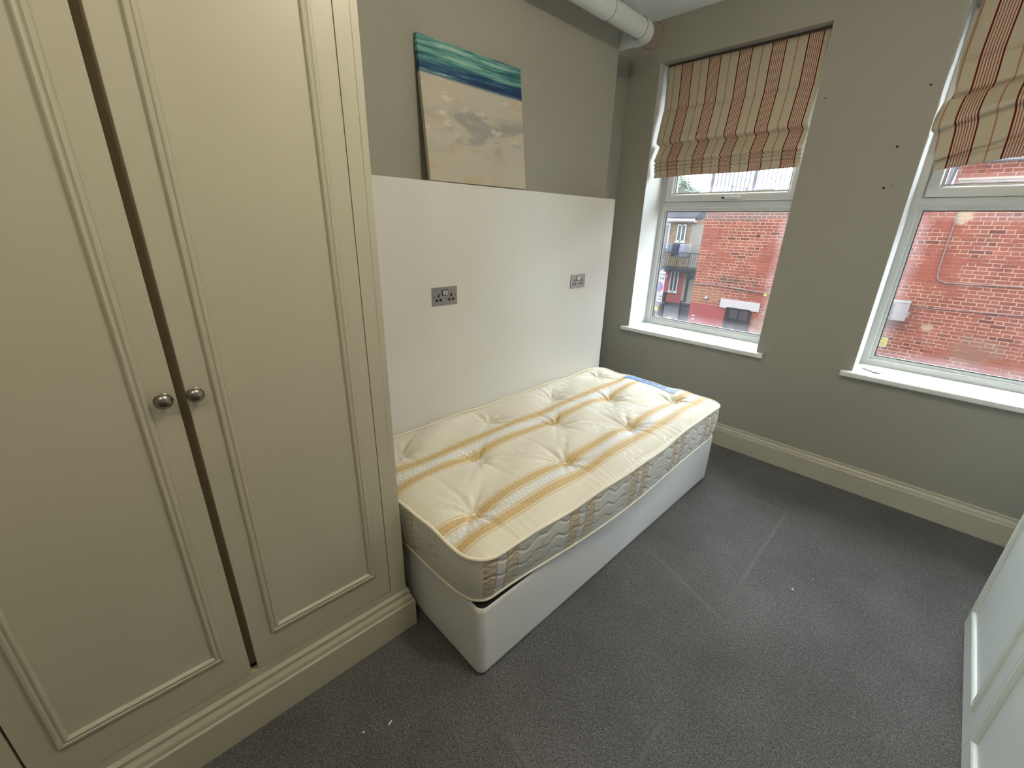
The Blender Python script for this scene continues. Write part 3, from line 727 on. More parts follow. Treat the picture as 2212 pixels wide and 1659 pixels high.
# ================================================================== RIGHT CUPBOARD
CB = thing('wardrobe', (2.103, -0.827, 0), 'greyish white panelled wardrobe cut off at the lower right corner of the photo', 'wardrobe')
m = MB(); m.box(0.022, 0.545, -1.40, 0.0, 0.0, 2.1, 0.002); m.build('carcass', M_greywhite, CB)
for a, b in ((-0.667, -0.0005), (-1.40, -0.670)):
    m = MB(); m.box(0.0, 0.021, a, b, 0.004, 2.1, 0.0015); d = m.build('door', M_greywhite, CB)
    la, lb = (0.040 if a < -1 else 0.072), 0.062
    lb = 0.062 if a > -1 else 0.045
    m = MB(); m.frame(MP, a+0.075, b-lb, 0.100, 2.0, lambda p, q, h: (-h+0.0002, p, q)); m.build('moulding', M_greywhite, d)

# ================================================================== SMALL BITS
M_paper = plain('white_scrap', (0.85, 0.85, 0.82, 1), 0.7)
def scrap(x, y, l, w, rz, label, mat=M_paper, name='paper_scrap', z=0.0):
    m = MB(); m.box(-l/2, l/2, -w/2, w/2, 0.0, 0.003, 0.001)
    for v_ in m.bm.verts: v_.co.z += 0.0015*math.sin(v_.co.x*400)+0.0015
    o = m.build(name, mat); o.location = (x, y, z); o.rotation_euler = (0, 0, rz); return tag(o, label, 'scrap')
scrap(0.814, -2.739, 0.014, 0.004, math.radians(100), 'small white sliver lying on the carpet near the wardrobe plinth, the longer of two')
scrap(0.782, -2.813, 0.006, 0.0045, 0.4, 'tiny round white crumb on the carpet near the wardrobe plinth')
scrap(1.558, -1.16, 0.014, 0.008, -1.2, 'pale chip of debris in the middle of the carpet by the window', plain('pale_chip', (0.5, 0.47, 0.42, 1), 0.7), 'debris_chip')
scrap(1.606, -1.023, 0.010, 0.003, 0.3, 'faint pale fleck on the carpet nearest the window wall', plain('pale_fleck', (0.4, 0.38, 0.35, 1), 0.7), 'debris_fleck')
M_tack = plain('grey_blue_plastic', (0.30, 0.33, 0.36, 1), 0.5)
for pts, lb in (([(1.447, 0.112), (1.462, 0.100), (1.474, 0.086), (1.487, 0.078), (1.496, 0.080)], 'thin grey plastic hook on the right window sill, the left of two'), ([(1.497, 0.062), (1.508, 0.056), (1.520, 0.054), (1.534, 0.058), (1.522, 0.068), (1.508, 0.073)], 'bent grey plastic hook on the right window sill, the right of two')):
    m = MB(); m.tube([(a, b, WZ+0.0032) for a, b in pts], 0.0032, 8); tag(m.build('curtain_hook', M_tack, smooth=True), lb, 'hook', 'grey hooks on the right sill')
#EXTERIOR
# ================================================================== OUTSIDE
def mat_brick(name, brick1, brick2, mortar, salmon, patches=()):
    g = G(name); c = g.coord(); x, y, z = g.xyz(c)
    u = g.math('ADD', x, g.math('MULTIPLY', y, 1.0))
    v = g.math('DIVIDE', g.math('ADD', z, 10.0), 0.075); row = g.math('FLOOR', v); fv = g.math('FRACT', v)
    u2 = g.math('ADD', u, g.math('ADD', g.math('MULTIPLY', g.math('MODULO', row, 2.0), 0.16875), 30.0))
    q = g.math('DIVIDE', u2, 0.3375); cell = g.math('FLOOR', q); fu = g.math('MULTIPLY', g.math('FRACT', q), 0.3375)
    hd = g.math('GREATER_THAN', fu, 0.225)
    d1 = g.math('MINIMUM', g.math('ABSOLUTE', g.math('SUBTRACT', fu, 0.225)), g.math('MINIMUM', fu, g.math('SUBTRACT', 0.3375, fu)))
    dv = g.math('MULTIPLY', g.math('MINIMUM', fv, g.math('SUBTRACT', 1.0, fv)), 0.075)
    wobn = g.math('MULTIPLY', g.math('SUBTRACT', g.noise(c, 14, 3), 0.5), 0.008)
    d = g.math('ADD', g.math('MINIMUM', d1, dv), wobn)
    mor = g.mapr(d, 0.0045, 0.0085, 1.0, 0.0)
    wn_ = g.n('ShaderNodeTexWhiteNoise'); g.put(wn_.inputs['Vector'], g.vec(g.math('ADD', cell, g.math('MULTIPLY', hd, 0.5)), row, 0.0)); rnd = wn_.outputs['Value']
    col = g.mix(rnd, brick1, brick2)
    col = g.mix(g.math('GREATER_THAN', rnd, 0.93), col, tuple(a*0.6 for a in brick1[:3])+(1,))
    big = g.noise(c, 0.55, 4, 0.6)
    col = g.mix(1.0, col, g.ramp(g.noise(c, 5, 4), ((0.3, 0.75), (0.7, 1.25))), 'MULTIPLY')
    smear = g.mapr(g.noise(g.vec(x, y, g.math('MULTIPLY', z, 1.7)), 0.9, 5, 0.65, 0.5), 0.50, 0.60)
    vis = g.math('SUBTRACT', 1.0, g.math('MULTIPLY', smear, 0.85))
    col = g.mix(g.math('MULTIPLY', smear, 0.7), col, salmon)
    col = g.mix(g.math('MULTIPLY', mor, vis), col, mortar)
    for (px, pz, rx, rz, pc, k) in patches:
        dd = g.math('ADD', g.math('POWER', g.math('DIVIDE', g.math('SUBTRACT', x, px), rx), 2.0), g.math('POWER', g.math('DIVIDE', g.math('SUBTRACT', z, pz), rz), 2.0))
        dd = g.math('ADD', dd, g.math('MULTIPLY', g.math('SUBTRACT', g.noise(c, 5.0, 4, 0.65), 0.5), 3.2))
        col = g.mix(g.math('MULTIPLY', g.mapr(dd, 0.6, 1.1, k, 0.0), g.math('SUBTRACT', 1.0, g.math('MULTIPLY', mor, 0.8))), col, pc)
    n = g.bump(g.math('SUBTRACT', g.noise(c, 60, 3), mor), 0.4, 0.006)
    return g.done(g.bsdf(col, 0.9, 0, n, 0.2))
M_brick = mat_brick('red_brick', (0.175, 0.052, 0.034, 1), (0.22, 0.072, 0.044, 1), (0.36, 0.25, 0.175, 1), (0.21, 0.056, 0.032, 1),
    patches=((-2.75, 1.85, 1.5, 0.16, (0.10, 0.07, 0.062, 1), 0.7), (-2.5, 0.22, 0.55, 0.10, (0.05, 0.035, 0.03, 1), 0.75), (-2.2, -0.0, 0.35, 0.09, (0.06, 0.04, 0.035, 1), 0.6),
             (2.3, -0.65, 0.45, 0.28, (0.19, 0.13, 0.09, 1), 0.6), (1.47, 1.87, 0.16, 0.17, (0.36, 0.31, 0.20, 1), 0.9), (1.52, -0.33, 0.12, 0.08, (0.34, 0.29, 0.19, 1), 0.8),
             (-3.3, -0.25, 0.6, 0.25, (0.25, 0.14, 0.075, 1), 0.6), (-1.65, -1.0, 0.25, 0.45, (0.26, 0.20, 0.16, 1), 0.7), (0.9, -0.38, 0.3, 0.10, (0.10, 0.045, 0.035, 1), 0.6)))
M_brick2 = mat_brick('orange_brick', (0.27, 0.105, 0.065, 1), (0.30, 0.13, 0.085, 1), (0.36, 0.25, 0.19, 1), (0.28, 0.11, 0.07, 1))
M_stock = mat_brick('yellow_stock_brick', (0.17, 0.115, 0.065, 1), (0.22, 0.16, 0.10, 1), (0.26, 0.21, 0.15, 1), (0.20, 0.13, 0.08, 1))
M_asph = plain('asphalt', (0.030, 0.030, 0.032, 1), 0.95, nscale=8, namt=0.2, spec=0.05)
M_pave = plain('paving', (0.15, 0.145, 0.14, 1), 0.9, nscale=5, namt=0.15)
M_exwhite = plain('outdoor_white_paint', (0.37, 0.385, 0.39, 1), 0.5)
M_excream = plain('outdoor_cream_render', (0.20, 0.185, 0.155, 1), 0.8)
M_exred = plain('outdoor_red_paint', (0.225, 0.040, 0.038, 1), 0.6, nscale=6, namt=0.12)
M_exblack = plain('outdoor_black_paint', (0.010, 0.013, 0.017, 1), 0.6, namt=0.2, spec=0.2)
M_slate = plain('slate_roof', (0.022, 0.024, 0.028, 1), 0.95, nscale=12, namt=0.25, spec=0.03)
M_exglass = plain('outdoor_window_glass', (0.035, 0.045, 0.045, 1), 0.15)
M_cable = plain('cable_sheath', (0.16, 0.13, 0.12, 1), 0.6)
GZ = -2.70; FY = 9.30
m = MB(); m.box(-30, 20, 0.45, 60, GZ-0.1, GZ); tag(m.build('road', M_asph), 'grey asphalt street surface seen low through the left window', 'road', kind='structure')
m = MB(); m.box(-3.52, 12, 8.0, FY, GZ, GZ+0.10, 0.01); tag(m.build('pavement', M_pave), 'paved footway in front of the red brick wall', 'pavement', kind='structure')
BB = thing('brick_building', (1.0, FY, GZ), 'red brick building across the street with pale mortar, filling both windows', 'building')
bo = -Vector((1.0, FY, GZ))
def bld(name, mat, fn, par=BB, o=bo, **k):
    m = MB(); fn(m); ob = m.build(name, mat, par, **k)
    ob.location = o     # local mesh stays in street coordinates
    return ob
def f(m): m.box(-3.52, 1.15, FY, 15, GZ, 2.36); m.box(1.15, 12, FY, 15, GZ, 5.2)
bld('brick_wall', M_brick, f)
bld('parapet_coping', M_pave, lambda m: m.box(-3.55, 1.15, FY-0.03, FY+0.25, 2.36, 2.405, 0.005))
bld('painted_base', M_exred, lambda m: m.box(-3.522, -2.50, FY-0.012, FY+0.01, GZ, -0.485, 0.002))
bld('string_course', plain('pale_stone', (0.30, 0.27, 0.21, 1), 0.8), lambda m: (m.box(1.20, 12, FY-0.06, FY+0.05, 2.49, 2.53, 0.004), m.box(1.22, 12, FY-0.035, FY+0.05, 2.45, 2.49, 0.004)))
bld('gutter', plain('lead_grey', (0.11, 0.12, 0.14, 1), 0.6), lambda m: m.tube([(1.18, FY-0.07, 2.80), (12, FY-0.07, 2.86)], 0.03, 12), auto=40)
bld('downpipe', M_exblack, lambda m: m.tube([(1.20, FY-0.08, 2.80), (1.16, FY-0.09, 2.78), (1.13, FY-0.08, 2.72), (1.10, FY-0.06, 2.42)], 0.028, 12), auto=40)
def f(m):
    poly = [(-2.69, -0.275), (-2.69, -0.50), (-2.54, -0.515), (-2.47, -0.475), (-1.92, -0.475), (-1.86, -0.50), (-1.70, -0.50), (-1.70, -0.275)]
    m.extrude_poly(poly, lambda a, b, h: (a, FY+h, b), -0.05, 0.02)
bld('door_lintel', M_exwhite, f)
dr = bld('black_door', M_exblack, lambda m: m.box(-2.50, -1.87, FY-0.005, FY+0.01, GZ+0.12, -0.48))
for k in range(5):
    for xx in (-2.40, -2.14):
        z0 = -0.78-0.40*k
        p = bld('door_panel', plain('black_panel', (0.018, 0.022, 0.028, 1), 0.4), lambda m: m.box(xx, xx+0.20, FY-0.016, FY-0.003, z0, z0+0.26, 0.006), par=dr, o=Vector((0, 0, 0)))
bld('door_frame', M_exblack, lambda m: (m.box(-2.52, -2.48, FY-0.03, FY+0.0, GZ+0.1, -0.48), m.box(-1.90, -1.86, FY-0.03, FY+0.0, GZ+0.1, -0.48), m.box(-2.52, -1.86, FY-0.03, FY, -0.52, -0.475)))
bld('vent_hole', M_exblack, lambda m: m.extrude_poly(circle(-2.10, 1.37, 0.038, 16), lambda a, b, h: (a, FY+h, b), -0.006, 0.01))
bld('house_number_tile', M_exwhite, lambda m: m.box(-3.42, -3.345, FY-0.02, FY-0.008, -0.98, -0.84, 0.004))
bld('tile_mark', M_exblack, lambda m: m.box(-3.405, -3.362, FY-0.023, FY-0.018, -0.935, -0.875, 0.004))
# cables on the brick wall
def cable(pts, r_, label):
    m = MB(); m.tube(pts, r_, 8); tag(m.build('wall_cable', M_cable, smooth=True), label, 'cable')
cr_ = [(1.345, FY-0.014, 2.50), (1.352, FY-0.014, 2.0), (1.372, FY-0.014, 1.69), (1.375, FY-0.014, 1.2), (1.388, FY-0.014, 0.85), (1.405, FY-0.014, 0.70), (1.45, FY-0.014, 0.635), (1.55, FY-0.014, 0.605), (1.75, FY-0.014, 0.603), (2.6, FY-0.014, 0.632), (4.5, FY-0.014, 0.70)]
cable(cr_, 0.011, 'pale cable running down the brick wall then bending right, seen in the right window')
cable([(1.17, FY-0.012, 0.085), (1.5, FY-0.012, 0.080), (2.1, FY-0.012, 0.10), (2.76, FY-0.012, 0.122), (4.5, FY-0.012, 0.18)], 0.008, 'thin cable running right from the air conditioner along the brick wall')
cable([(-3.50, FY-0.016, 0.035), (-3.0, FY-0.016, 0.065), (-2.5, FY-0.016, 0.04), (-1.9, FY-0.016, 0.01), (-1.4, FY-0.016, 0.0), (-0.3, FY-0.016, 0.02)], 0.014, 'dark cable sagging across the brick wall above the door in the left window')
# air conditioner
AC = thing('air_conditioner', (0.86, FY, -0.23), 'white outdoor air conditioner unit on the brick wall', 'air conditioner'); ao = -Vector((0.86, FY, -0.23))
M_acw = plain('white_enamel', (0.24, 0.255, 0.265, 1), 0.4); M_acg = plain('grille_grey', (0.10, 0.11, 0.115, 1), 0.5)
bld('casing', M_acw, lambda m: (m.box(0.56, 1.155, FY-0.26, FY-0.03, -0.225, 0.175, 0.012), m.box(0.555, 1.16, FY-0.265, FY-0.025, 0.150, 0.182, 0.006)), AC, ao)
gr = bld('fan_grille', M_acg, lambda m: m.box(0.585, 0.925, FY-0.268, FY-0.255, -0.195, 0.135, 0.003), AC, ao)
bld('grille_slat', M_acw, lambda m: [m.box(0.59, 0.92, FY-0.273, FY-0.262, -0.185+0.033*k, -0.178+0.033*k) for k in range(10)], gr, Vector((0, 0, 0)))
bld('valve_cover', M_acw, lambda m: m.box(1.15, 1.185, FY-0.20, FY-0.06, -0.15, -0.04, 0.012), AC, ao)
for xx in (0.66, 1.05): bld('wall_bracket', M_acw, lambda m: m.box(xx-0.012, xx+0.012, FY-0.20, FY, -0.245, -0.222, 0.002), AC, ao)
# yellow notice
YS = thing('warning_sign', (0.9, FY, -0.755), 'yellow notice with a camera symbol and small print on the brick wall', 'sign'); yo = -Vector((0.9, FY, -0.755))
bld('border', plain('sign_border', (0.42, 0.42, 0.30, 1), 0.5), lambda m: m.box(0.810, 0.990, FY-0.012, FY, -0.862, -0.655, 0.001), YS, yo)
bld('yellow_face', plain('sign_yellow', (0.40, 0.37, 0.035, 1), 0.5), lambda m: m.box(0.820, 0.980, FY-0.014, FY-0.010, -0.850, -0.665), YS, yo)
M_ink = plain('sign_ink', (0.03, 0.03, 0.02, 1), 0.6)
def f(m):
    m.box(0.865, 0.915, FY-0.0165, FY-0.013, -0.700, -0.684, M=Matrix.Translation((0.89, 0, -0.69)) @ Matrix.Rotation(-0.3, 4, 'Y') @ Matrix.Translation((-0.89, 0, 0.69)))
    m.box(0.873, 0.882, FY-0.0165, FY-0.013, -0.712, -0.690)
bld('camera_symbol', M_ink, f, YS, yo)
bld('small_symbol', M_ink, lambda m: m.box(0.944, 0.958, FY-0.0165, FY-0.013, -0.726, -0.706), YS, yo)
bld('small_print', plain('sign_ink_soft', (0.16, 0.15, 0.03, 1), 0.6), lambda m: [m.box(0.838+0.006*(k % 2), 0.962-0.008*(k % 3), FY-0.0158, FY-0.013, -0.752-0.016*k, -0.747-0.016*k) for k in range(6)], YS, yo)
m = MB(); m.box(-1.665, -1.60, FY-0.03, FY, -0.075, -0.012, 0.006); tag(m.build('yellow_box', plain('box_yellow', (0.42, 0.36, 0.02, 1), 0.5)), 'small bright yellow box on the brick wall, right of the white door lintel', 'box')
LP_ = thing('wall_lamp', (-3.10, FY, -0.31), 'round white wall lamp on the brick wall above the red paint', 'lamp')
m = MB(); m.lathe([(0.062, 0.0), (0.062, 0.012), (0.055, 0.018)], Matrix.Rotation(-math.pi/2, 4, 'Z'), 24); m.build('back_plate', M_acg, LP_, auto=40)
m = MB(); m.lathe([(0.036, 0.012), (0.036, 0.05), (0.030, 0.068), (0.016, 0.080), (0.0005, 0.084)], Matrix.Rotation(-math.pi/2, 4, 'Z'), 24); m.build('lamp_globe', M_exwhite, LP_, auto=40)
# rooftop screens
M_poly = None
g = G('clear_corrugated_sheet'); x, y, z = g.xyz(g.coord())
t1 = g.n('ShaderNodeBsdfTransparent'); t1.inputs[0].default_value = (0.40, 0.46, 0.50, 1); d1_ = g.n('ShaderNodeBsdfTranslucent'); d1_.inputs[0].default_value = (0.12, 0.15, 0.17, 1)
mx = g.n('ShaderNodeMixShader'); mx.inputs[0].default_value = 0.55; g.t.links.new(t1.outputs[0], mx.inputs[1]); g.t.links.new(d1_.outputs[0], mx.inputs[2]); M_poly = g.done(mx.outputs[0])
M_bar = plain('screen_bar', (0.11, 0.115, 0.13, 1), 0.6)
def screen(x0, x1, y0, posts, nb, sheet, label, top=3.9):
    T = thing('roof_screen', (x0, y0, 2.36), label, 'screen'); so = -Vector((x0, y0, 2.36))
    for p_ in posts: bld('post', M_bar, lambda m: m.box(p_-0.028, p_+0.028, y0-0.03, y0+0.03, 2.30, top), T, so)
    if sheet:
        def f(m):
            n_ = 96; m.sheet([[(sheet[0]+(sheet[1]-sheet[0])*i/n_, y0+0.04+0.008*math.sin(i*1.57), zz) for i in range(n_+1)] for zz in (2.33, top)])
        bld('corrugated_sheet', M_poly, f, T, so)
    for k in range(nb):
        xx = x0+(x1-x0)*(k+0.5)/nb
        bld('bar', M_bar, lambda m: m.box(xx-0.009, xx+0.009, y0-0.01, y0+0.01, 2.33, top), T, so)
    bld('top_rail', M_bar, lambda m: m.box(x0, x1, y0-0.02, y0+0.02, top, top+0.05), T, so)
    return T
screen(-3.62, -1.0, 9.55, (-3.60, -2.52), 26, (-3.60, -2.52), 'tall barred rooftop screen with a clear corrugated sheet above the left window view')
screen(0.35, 1.12, 9.75, (0.36, 1.05), 6, (0.36, 1.10), 'pale glazed rooftop screen at the left corner of the right window', 3.6)
m = MB(); m.box(-2.40, -2.02, FY+0.02, FY+0.2, 2.405, 2.475, 0.006); tag(m.build('coping_stone', M_pave), 'grey coping block lying on the brick parapet', 'stone')
BR_ = thing('roof_bracket', (-2.85, 9.5, 2.4), 'small dark metal bracket standing on the roof parapet', 'bracket'); b2 = -Vector((-2.85, 9.5, 2.4))
for (xa, zt_) in ((-3.02, 2.60), (-2.66, 2.53)): bld('upright', M_bar, lambda m: m.box(xa-0.02, xa+0.02, 9.42, 9.46, 2.38, zt_, 0.004), BR_, b2)
bld('crossbar', M_bar, lambda m: m.tube([(-3.02, 9.44, 2.56), (-2.66, 9.44, 2.50)], 0.010, 8), BR_, b2)
# outer brick skin of the building the room belongs to, with the two window openings
m = MB(); xo = [-8.0, W1[0]-0.036, W1[1]+0.036, W2[0]-0.036, W2[1]+0.036, 10.0]
for i in range(5):
    if i in (1, 3):
        m.box(xo[i], xo[i+1], TW, TW+0.11, GZ, WZ-0.03); m.box(xo[i], xo[i+1], TW, TW+0.11, WT-0.03, 6.4)
    else: m.box(xo[i], xo[i+1], TW, TW+0.11, GZ, 6.4)
m.box(-8.0, 10.0, -4.4, TW, HC+0.13, 6.4); m.box(-8.0, 10.0, -4.4, TW, GZ, -0.13)
m.box(-8.0, -0.51, -4.4, TW, -0.13, HC+0.13); m.box(XR+0.13, 10.0, -4.4, TW, -0.13, HC+0.13)
struct(m.build('wall_outside', M_brick2))
# parking sign on a pole
M_swhite = plain('sign_white', (0.27, 0.285, 0.30, 1), 0.5); M_sblue = plain('sign_blue', (0.022, 0.045, 0.20, 1), 0.5); M_sred = plain('sign_red', (0.24, 0.03, 0.08, 1), 0.5); M_stext = plain('sign_text', (0.025, 0.025, 0.03, 1), 0.6)
PS = thing('parking_sign', (-4.06, 8.3, 0.0), 'white controlled zone parking sign with blue and red roundel on a pole', 'sign', math.radians(-22))
def loc(name, mat, fn, par=PS, **k):
    m = MB(); fn(m); return m.build(name, mat, par, **k)
loc('pole', plain('pole_grey', (0.12, 0.125, 0.13, 1), 0.5), lambda m: m.tube([(0.0, 0.05, GZ), (0.0, 0.05, 0.42)], 0.038, 16), auto=40)
pls = loc('sign_plate', M_swhite, lambda m: m.box(-0.185, 0.185, -0.003, 0.003, -0.215, 0.385, 0.002))
loc('time_plate', M_swhite, lambda m: m.box(-0.185, 0.185, -0.003, 0.003, -0.45, -0.225, 0.002))
loc('roundel_ring', M_sred, lambda m: m.extrude_poly(circle(0, -0.03, 0.150, 40), lambda a, b, h: (a, h, b), -0.0055, -0.002))
loc('roundel_disc', M_sblue, lambda m: m.extrude_poly(circle(0, -0.03, 0.120, 40), lambda a, b, h: (a, h, b), -0.0075, -0.004))
loc('roundel_slash', M_sred, lambda m: m.box(-0.125, 0.125, -0.0095, -0.006, -0.045, -0.015, M=Matrix.Translation((0, 0, -0.03)) @ Matrix.Rotation(math.radians(45), 4, 'Y') @ Matrix.Translation((0, 0, 0.03))))
def text(body, size, x, z, par, mat, name='lettering', y=-0.0045):
    cu = bpy.data.curves.new('t', 'FONT'); cu.body = body; cu.size = size; cu.align_x = 'CENTER'; cu.extrude = 0.001; cu.offset = size*0.02
    o = bpy.data.objects.new('t', cu); COL.objects.link(o)
    me = bpy.data.meshes.new_from_object(o.evaluated_get(bpy.context.evaluated_depsgraph_get())); bpy.data.objects.remove(o)
    me.transform(Matrix.Translation((x, y, z)) @ Matrix.Rotation(math.pi/2, 4, 'X')); me.materials.clear(); me.materials.append(mat)
    q = bpy.data.objects.new(name, me); COL.objects.link(q); q.parent = par; return q
bpy.context.view_layer.update()
text('CONTROLLED', 0.058, 0, 0.285, PS, M_stext); text('ZONE', 0.115, 0, 0.165, PS, M_stext)
text('Mon - Fri', 0.062, -0.02, -0.305, PS, M_stext); text('8.30am - 6.30pm', 0.047, 0, -0.385, PS, M_stext)
loc('symbol_box', M_stext, lambda m: m.box(0.115, 0.155, -0.005, -0.002, -0.315, -0.262))
m = MB(); m.box(-0.07, 0.07, -0.01, 0.0, -0.71, -0.585, 0.003); o = m.build('yellow_plate', plain('plate_yellow', (0.42, 0.27, 0.01, 1), 0.5), PS); o['label'] = 'yellow plate below the parking sign'
loc('small_plate', M_acg, lambda m: m.box(-0.12, 0.12, 0.0, 0.004, -0.57, -0.49, 0.002))
# alley gates
def gate(x0, x1, z1, y0, label, rz=0):
    T = thing('alley_gate', (x0, y0, GZ), label, 'gate', rz); go = Vector((0, 0, 0)); w = x1-x0; h = z1-GZ
    bld('gate_frame', M_exblack, lambda m: (m.box(0, 0.05, -0.025, 0.025, 0.02, h), m.box(w-0.05, w, -0.025, 0.025, 0.02, h-0.02), m.box(0, w, -0.02, 0.02, h-0.18, h-0.12), m.box(0, w, -0.02, 0.02, 0.05, 0.12)), T, go)
    bld('gate_boards', plain('gate_boards_dark', (0.020, 0.028, 0.034, 1), 0.5, nscale=20, namt=0.3), lambda m: [m.box(0.05+k*(w-0.1)/6+0.003, 0.05+(k+1)*(w-0.1)/6-0.003, -0.012, 0.012, 0.03, h-0.06, 0.003) for k in range(6)], T, go)
gate(-5.10, -4.66, -0.72, 10.0, 'dark alley gate standing behind the parking sign')
gate(-4.12, -3.56, -0.58, 9.95, 'dark alley gate against the corner of the red brick building')
GP = thing('globe_post', (-4.25, 9.6, GZ), 'pinkish white globe on a short post in the alley mouth', 'post')
m = MB(); m.tube([(0, 0, 0), (0, 0, 1.46)], 0.03, 12); m.build('post', M_exblack, GP, auto=40)
m = MB(); m.lathe([(0.002, 0)]+[(0.095*math.sin(a), 0.095-0.095*math.cos(a)) for a in [math.pi*k/14 for k in range(1, 14)]]+[(0.002, 0.19)], Matrix.Translation((0, 0, 1.42)) @ Matrix.Rotation(-math.pi/2, 4, 'Y'), 24); m.build('globe', plain('pinkish_white', (0.16, 0.11, 0.11, 1), 0.5), GP, smooth=True)
# rear building with balcony
BY = 22.0
RB = thing('brick_building', (-10.0, BY, GZ), 'yellow brick house with grey roof and red ground floor at the end of the alley', 'building'); ro = -Vector((-10.0, BY, GZ))
rb = lambda n, mt, fn, **k: bld(n, mt, fn, RB, ro, **k)
rb('brick_wall', M_stock, lambda m: m.box(-16, -7.5, BY, 26, GZ, 1.98))
rb('red_painted_wall', M_exred, lambda m: m.box(-10.78, -9.50, BY-0.03, BY+0.01, GZ, -0.70))
rb('cream_wall', M_excream, lambda m: (m.box(-9.50, -7.6, BY-0.03, BY+0.01, GZ, -0.70), m.box(-9.53, -7.6, BY-0.03, BY+0.01, -0.60, 1.73)))
rb('roof', M_slate, lambda m: m.extrude_poly([(BY-0.30, 2.02), (BY-0.30, 2.08), (BY+2.0, 3.0), (26.3, 2.08), (26.3, 2.02)], lambda a, b, h: (h, a, b), -16, -9.35))
rb('roof_lower', plain('pale_slate', (0.035, 0.042, 0.06, 1), 0.95, spec=0.03), lambda m: m.extrude_poly([(BY+0.4, 1.75), (BY+0.4, 1.85), (BY+2.0, 2.7), (26, 1.85), (26, 1.75)], lambda a, b, h: (h, a, b), -9.33, -7.5))
rb('gutter', M_exwhite, lambda m: (m.box(-16, -9.3, BY-0.36, BY-0.26, 1.90, 2.02, 0.01), m.box(-16, -9.3, BY-0.26, BY, 1.84, 1.92)))
def rwin(x0, x1, z0, z1, n_):
    fr = rb('window', M_exwhite, lambda m: (m.frame([(0, 0), (0.07, 0), (0.07, 0.05), (0, 0.05)], x0, x1, z0, z1, lambda a, b, h: (a, BY-0.09+h, b)), [m.box(x0+(x1-x0)*k/n_-0.035, x0+(x1-x0)*k/n_+0.035, BY-0.09, BY-0.05, z0, z1) for k in range(1, n_)], m.box(x0-0.05, x1+0.05, BY-0.14, BY-0.03, z0-0.06, z0)))
    bld('pane', M_exglass, lambda m: m.box(x0+0.05, x1-0.05, BY-0.06, BY-0.04, z0+0.05, z1-0.05), fr, Vector((0, 0, 0)))
rwin(-10.33, -9.80, 0.78, 1.72, 2); rwin(-11.16, -10.78, 0.40, 1.76, 1); rwin(-10.32, -9.80, -2.08, -0.86, 2)
rb('alarm_box', M_exwhite, lambda m: m.box(-10.56, -10.47, BY-0.12, BY-0.03, -1.28, -1.10, 0.01))
# balcony
BL = thing('balcony', (-10.0, BY-1.0, -0.7), 'black railed balcony on a post with washing, behind the left window', 'balcony'); lo_ = -Vector((-10.0, BY-1.0, -0.7))
lb_ = lambda n, mt, fn, **k: bld(n, mt, fn, BL, lo_, **k)
lb_('deck', M_exblack, lambda m: m.box(-11.1, -8.3, BY-1.1, BY-0.03, -0.82, -0.62, 0.01))
lb_('handrail', M_exblack, lambda m: m.tube([(-11.0, BY-1.05, 0.22), (-8.3, BY-1.05, 0.24)], 0.025, 8))
for k in range(24):
    xx = -11.0+k*0.115
    lb_('baluster', M_exblack, lambda m: m.tube([(xx, BY-1.05, -0.62), (xx, BY-1.05, 0.22)], 0.012 if k % 6 else 0.03, 6))
lb_('support_post', M_exblack, lambda m: m.box(-8.86, -8.74, BY-1.1, BY-0.98, GZ, -0.82))
lb_('post_bracket', M_exblack, lambda m: m.box(-8.90, -8.50, BY-1.12, BY-0.96, -1.15, -0.93, 0.01))
m = MB(); m.tube([(-11.0, BY-0.7, 0.68), (-8.3, BY-0.7, 0.70)], 0.008, 6); tag(m.build('washing_line', M_cable), 'thin washing line above the balcony holding clothes', 'line')
def cloth(x0, x1, zb, col, label, k=0):
    n_ = 18; m = MB(); rows = []
    for j in range(9):
        t = j/8; z_ = 0.685+(zb-0.685)*t
        rows.append([(x0+(x1-x0)*i/n_+0.02*math.sin(i+k)*t, BY-0.7+0.03*math.sin(i*1.1+k)*(0.4+t), z_+0.02*math.sin(i*0.7+k)*t) for i in range(n_+1)])
    m.sheet(rows); o = m.build('hanging_laundry', plain('cloth_%d' % k, col, 0.9, nscale=9, namt=0.3), smooth=True)
    s_ = o.modifiers.new('s', 'SOLIDIFY'); s_.thickness = 0.012; tag(o, label, 'laundry', 'washing on the balcony line')
cloth(-10.50, -10.22, 0.15, (0.10, 0.13, 0.16, 1), 'grey blue garment on the balcony washing line, leftmost', 1)
cloth(-10.19, -9.98, 0.02, (0.03, 0.045, 0.085, 1), 'dark navy garment on the balcony washing line, left of the lilac one', 2)
cloth(-9.96, -9.74, 0.08, (0.015, 0.025, 0.055, 1), 'blackish navy garment on the balcony washing line, beside the lilac one', 3)
cloth(-9.70, -9.38, -0.05, (0.19, 0.22, 0.30, 1), 'pale lilac garment on the balcony washing line', 4)
cloth(-9.34, -9.08, -0.02, (0.20, 0.21, 0.20, 1), 'pale patterned garment on the balcony washing line, rightmost', 5)
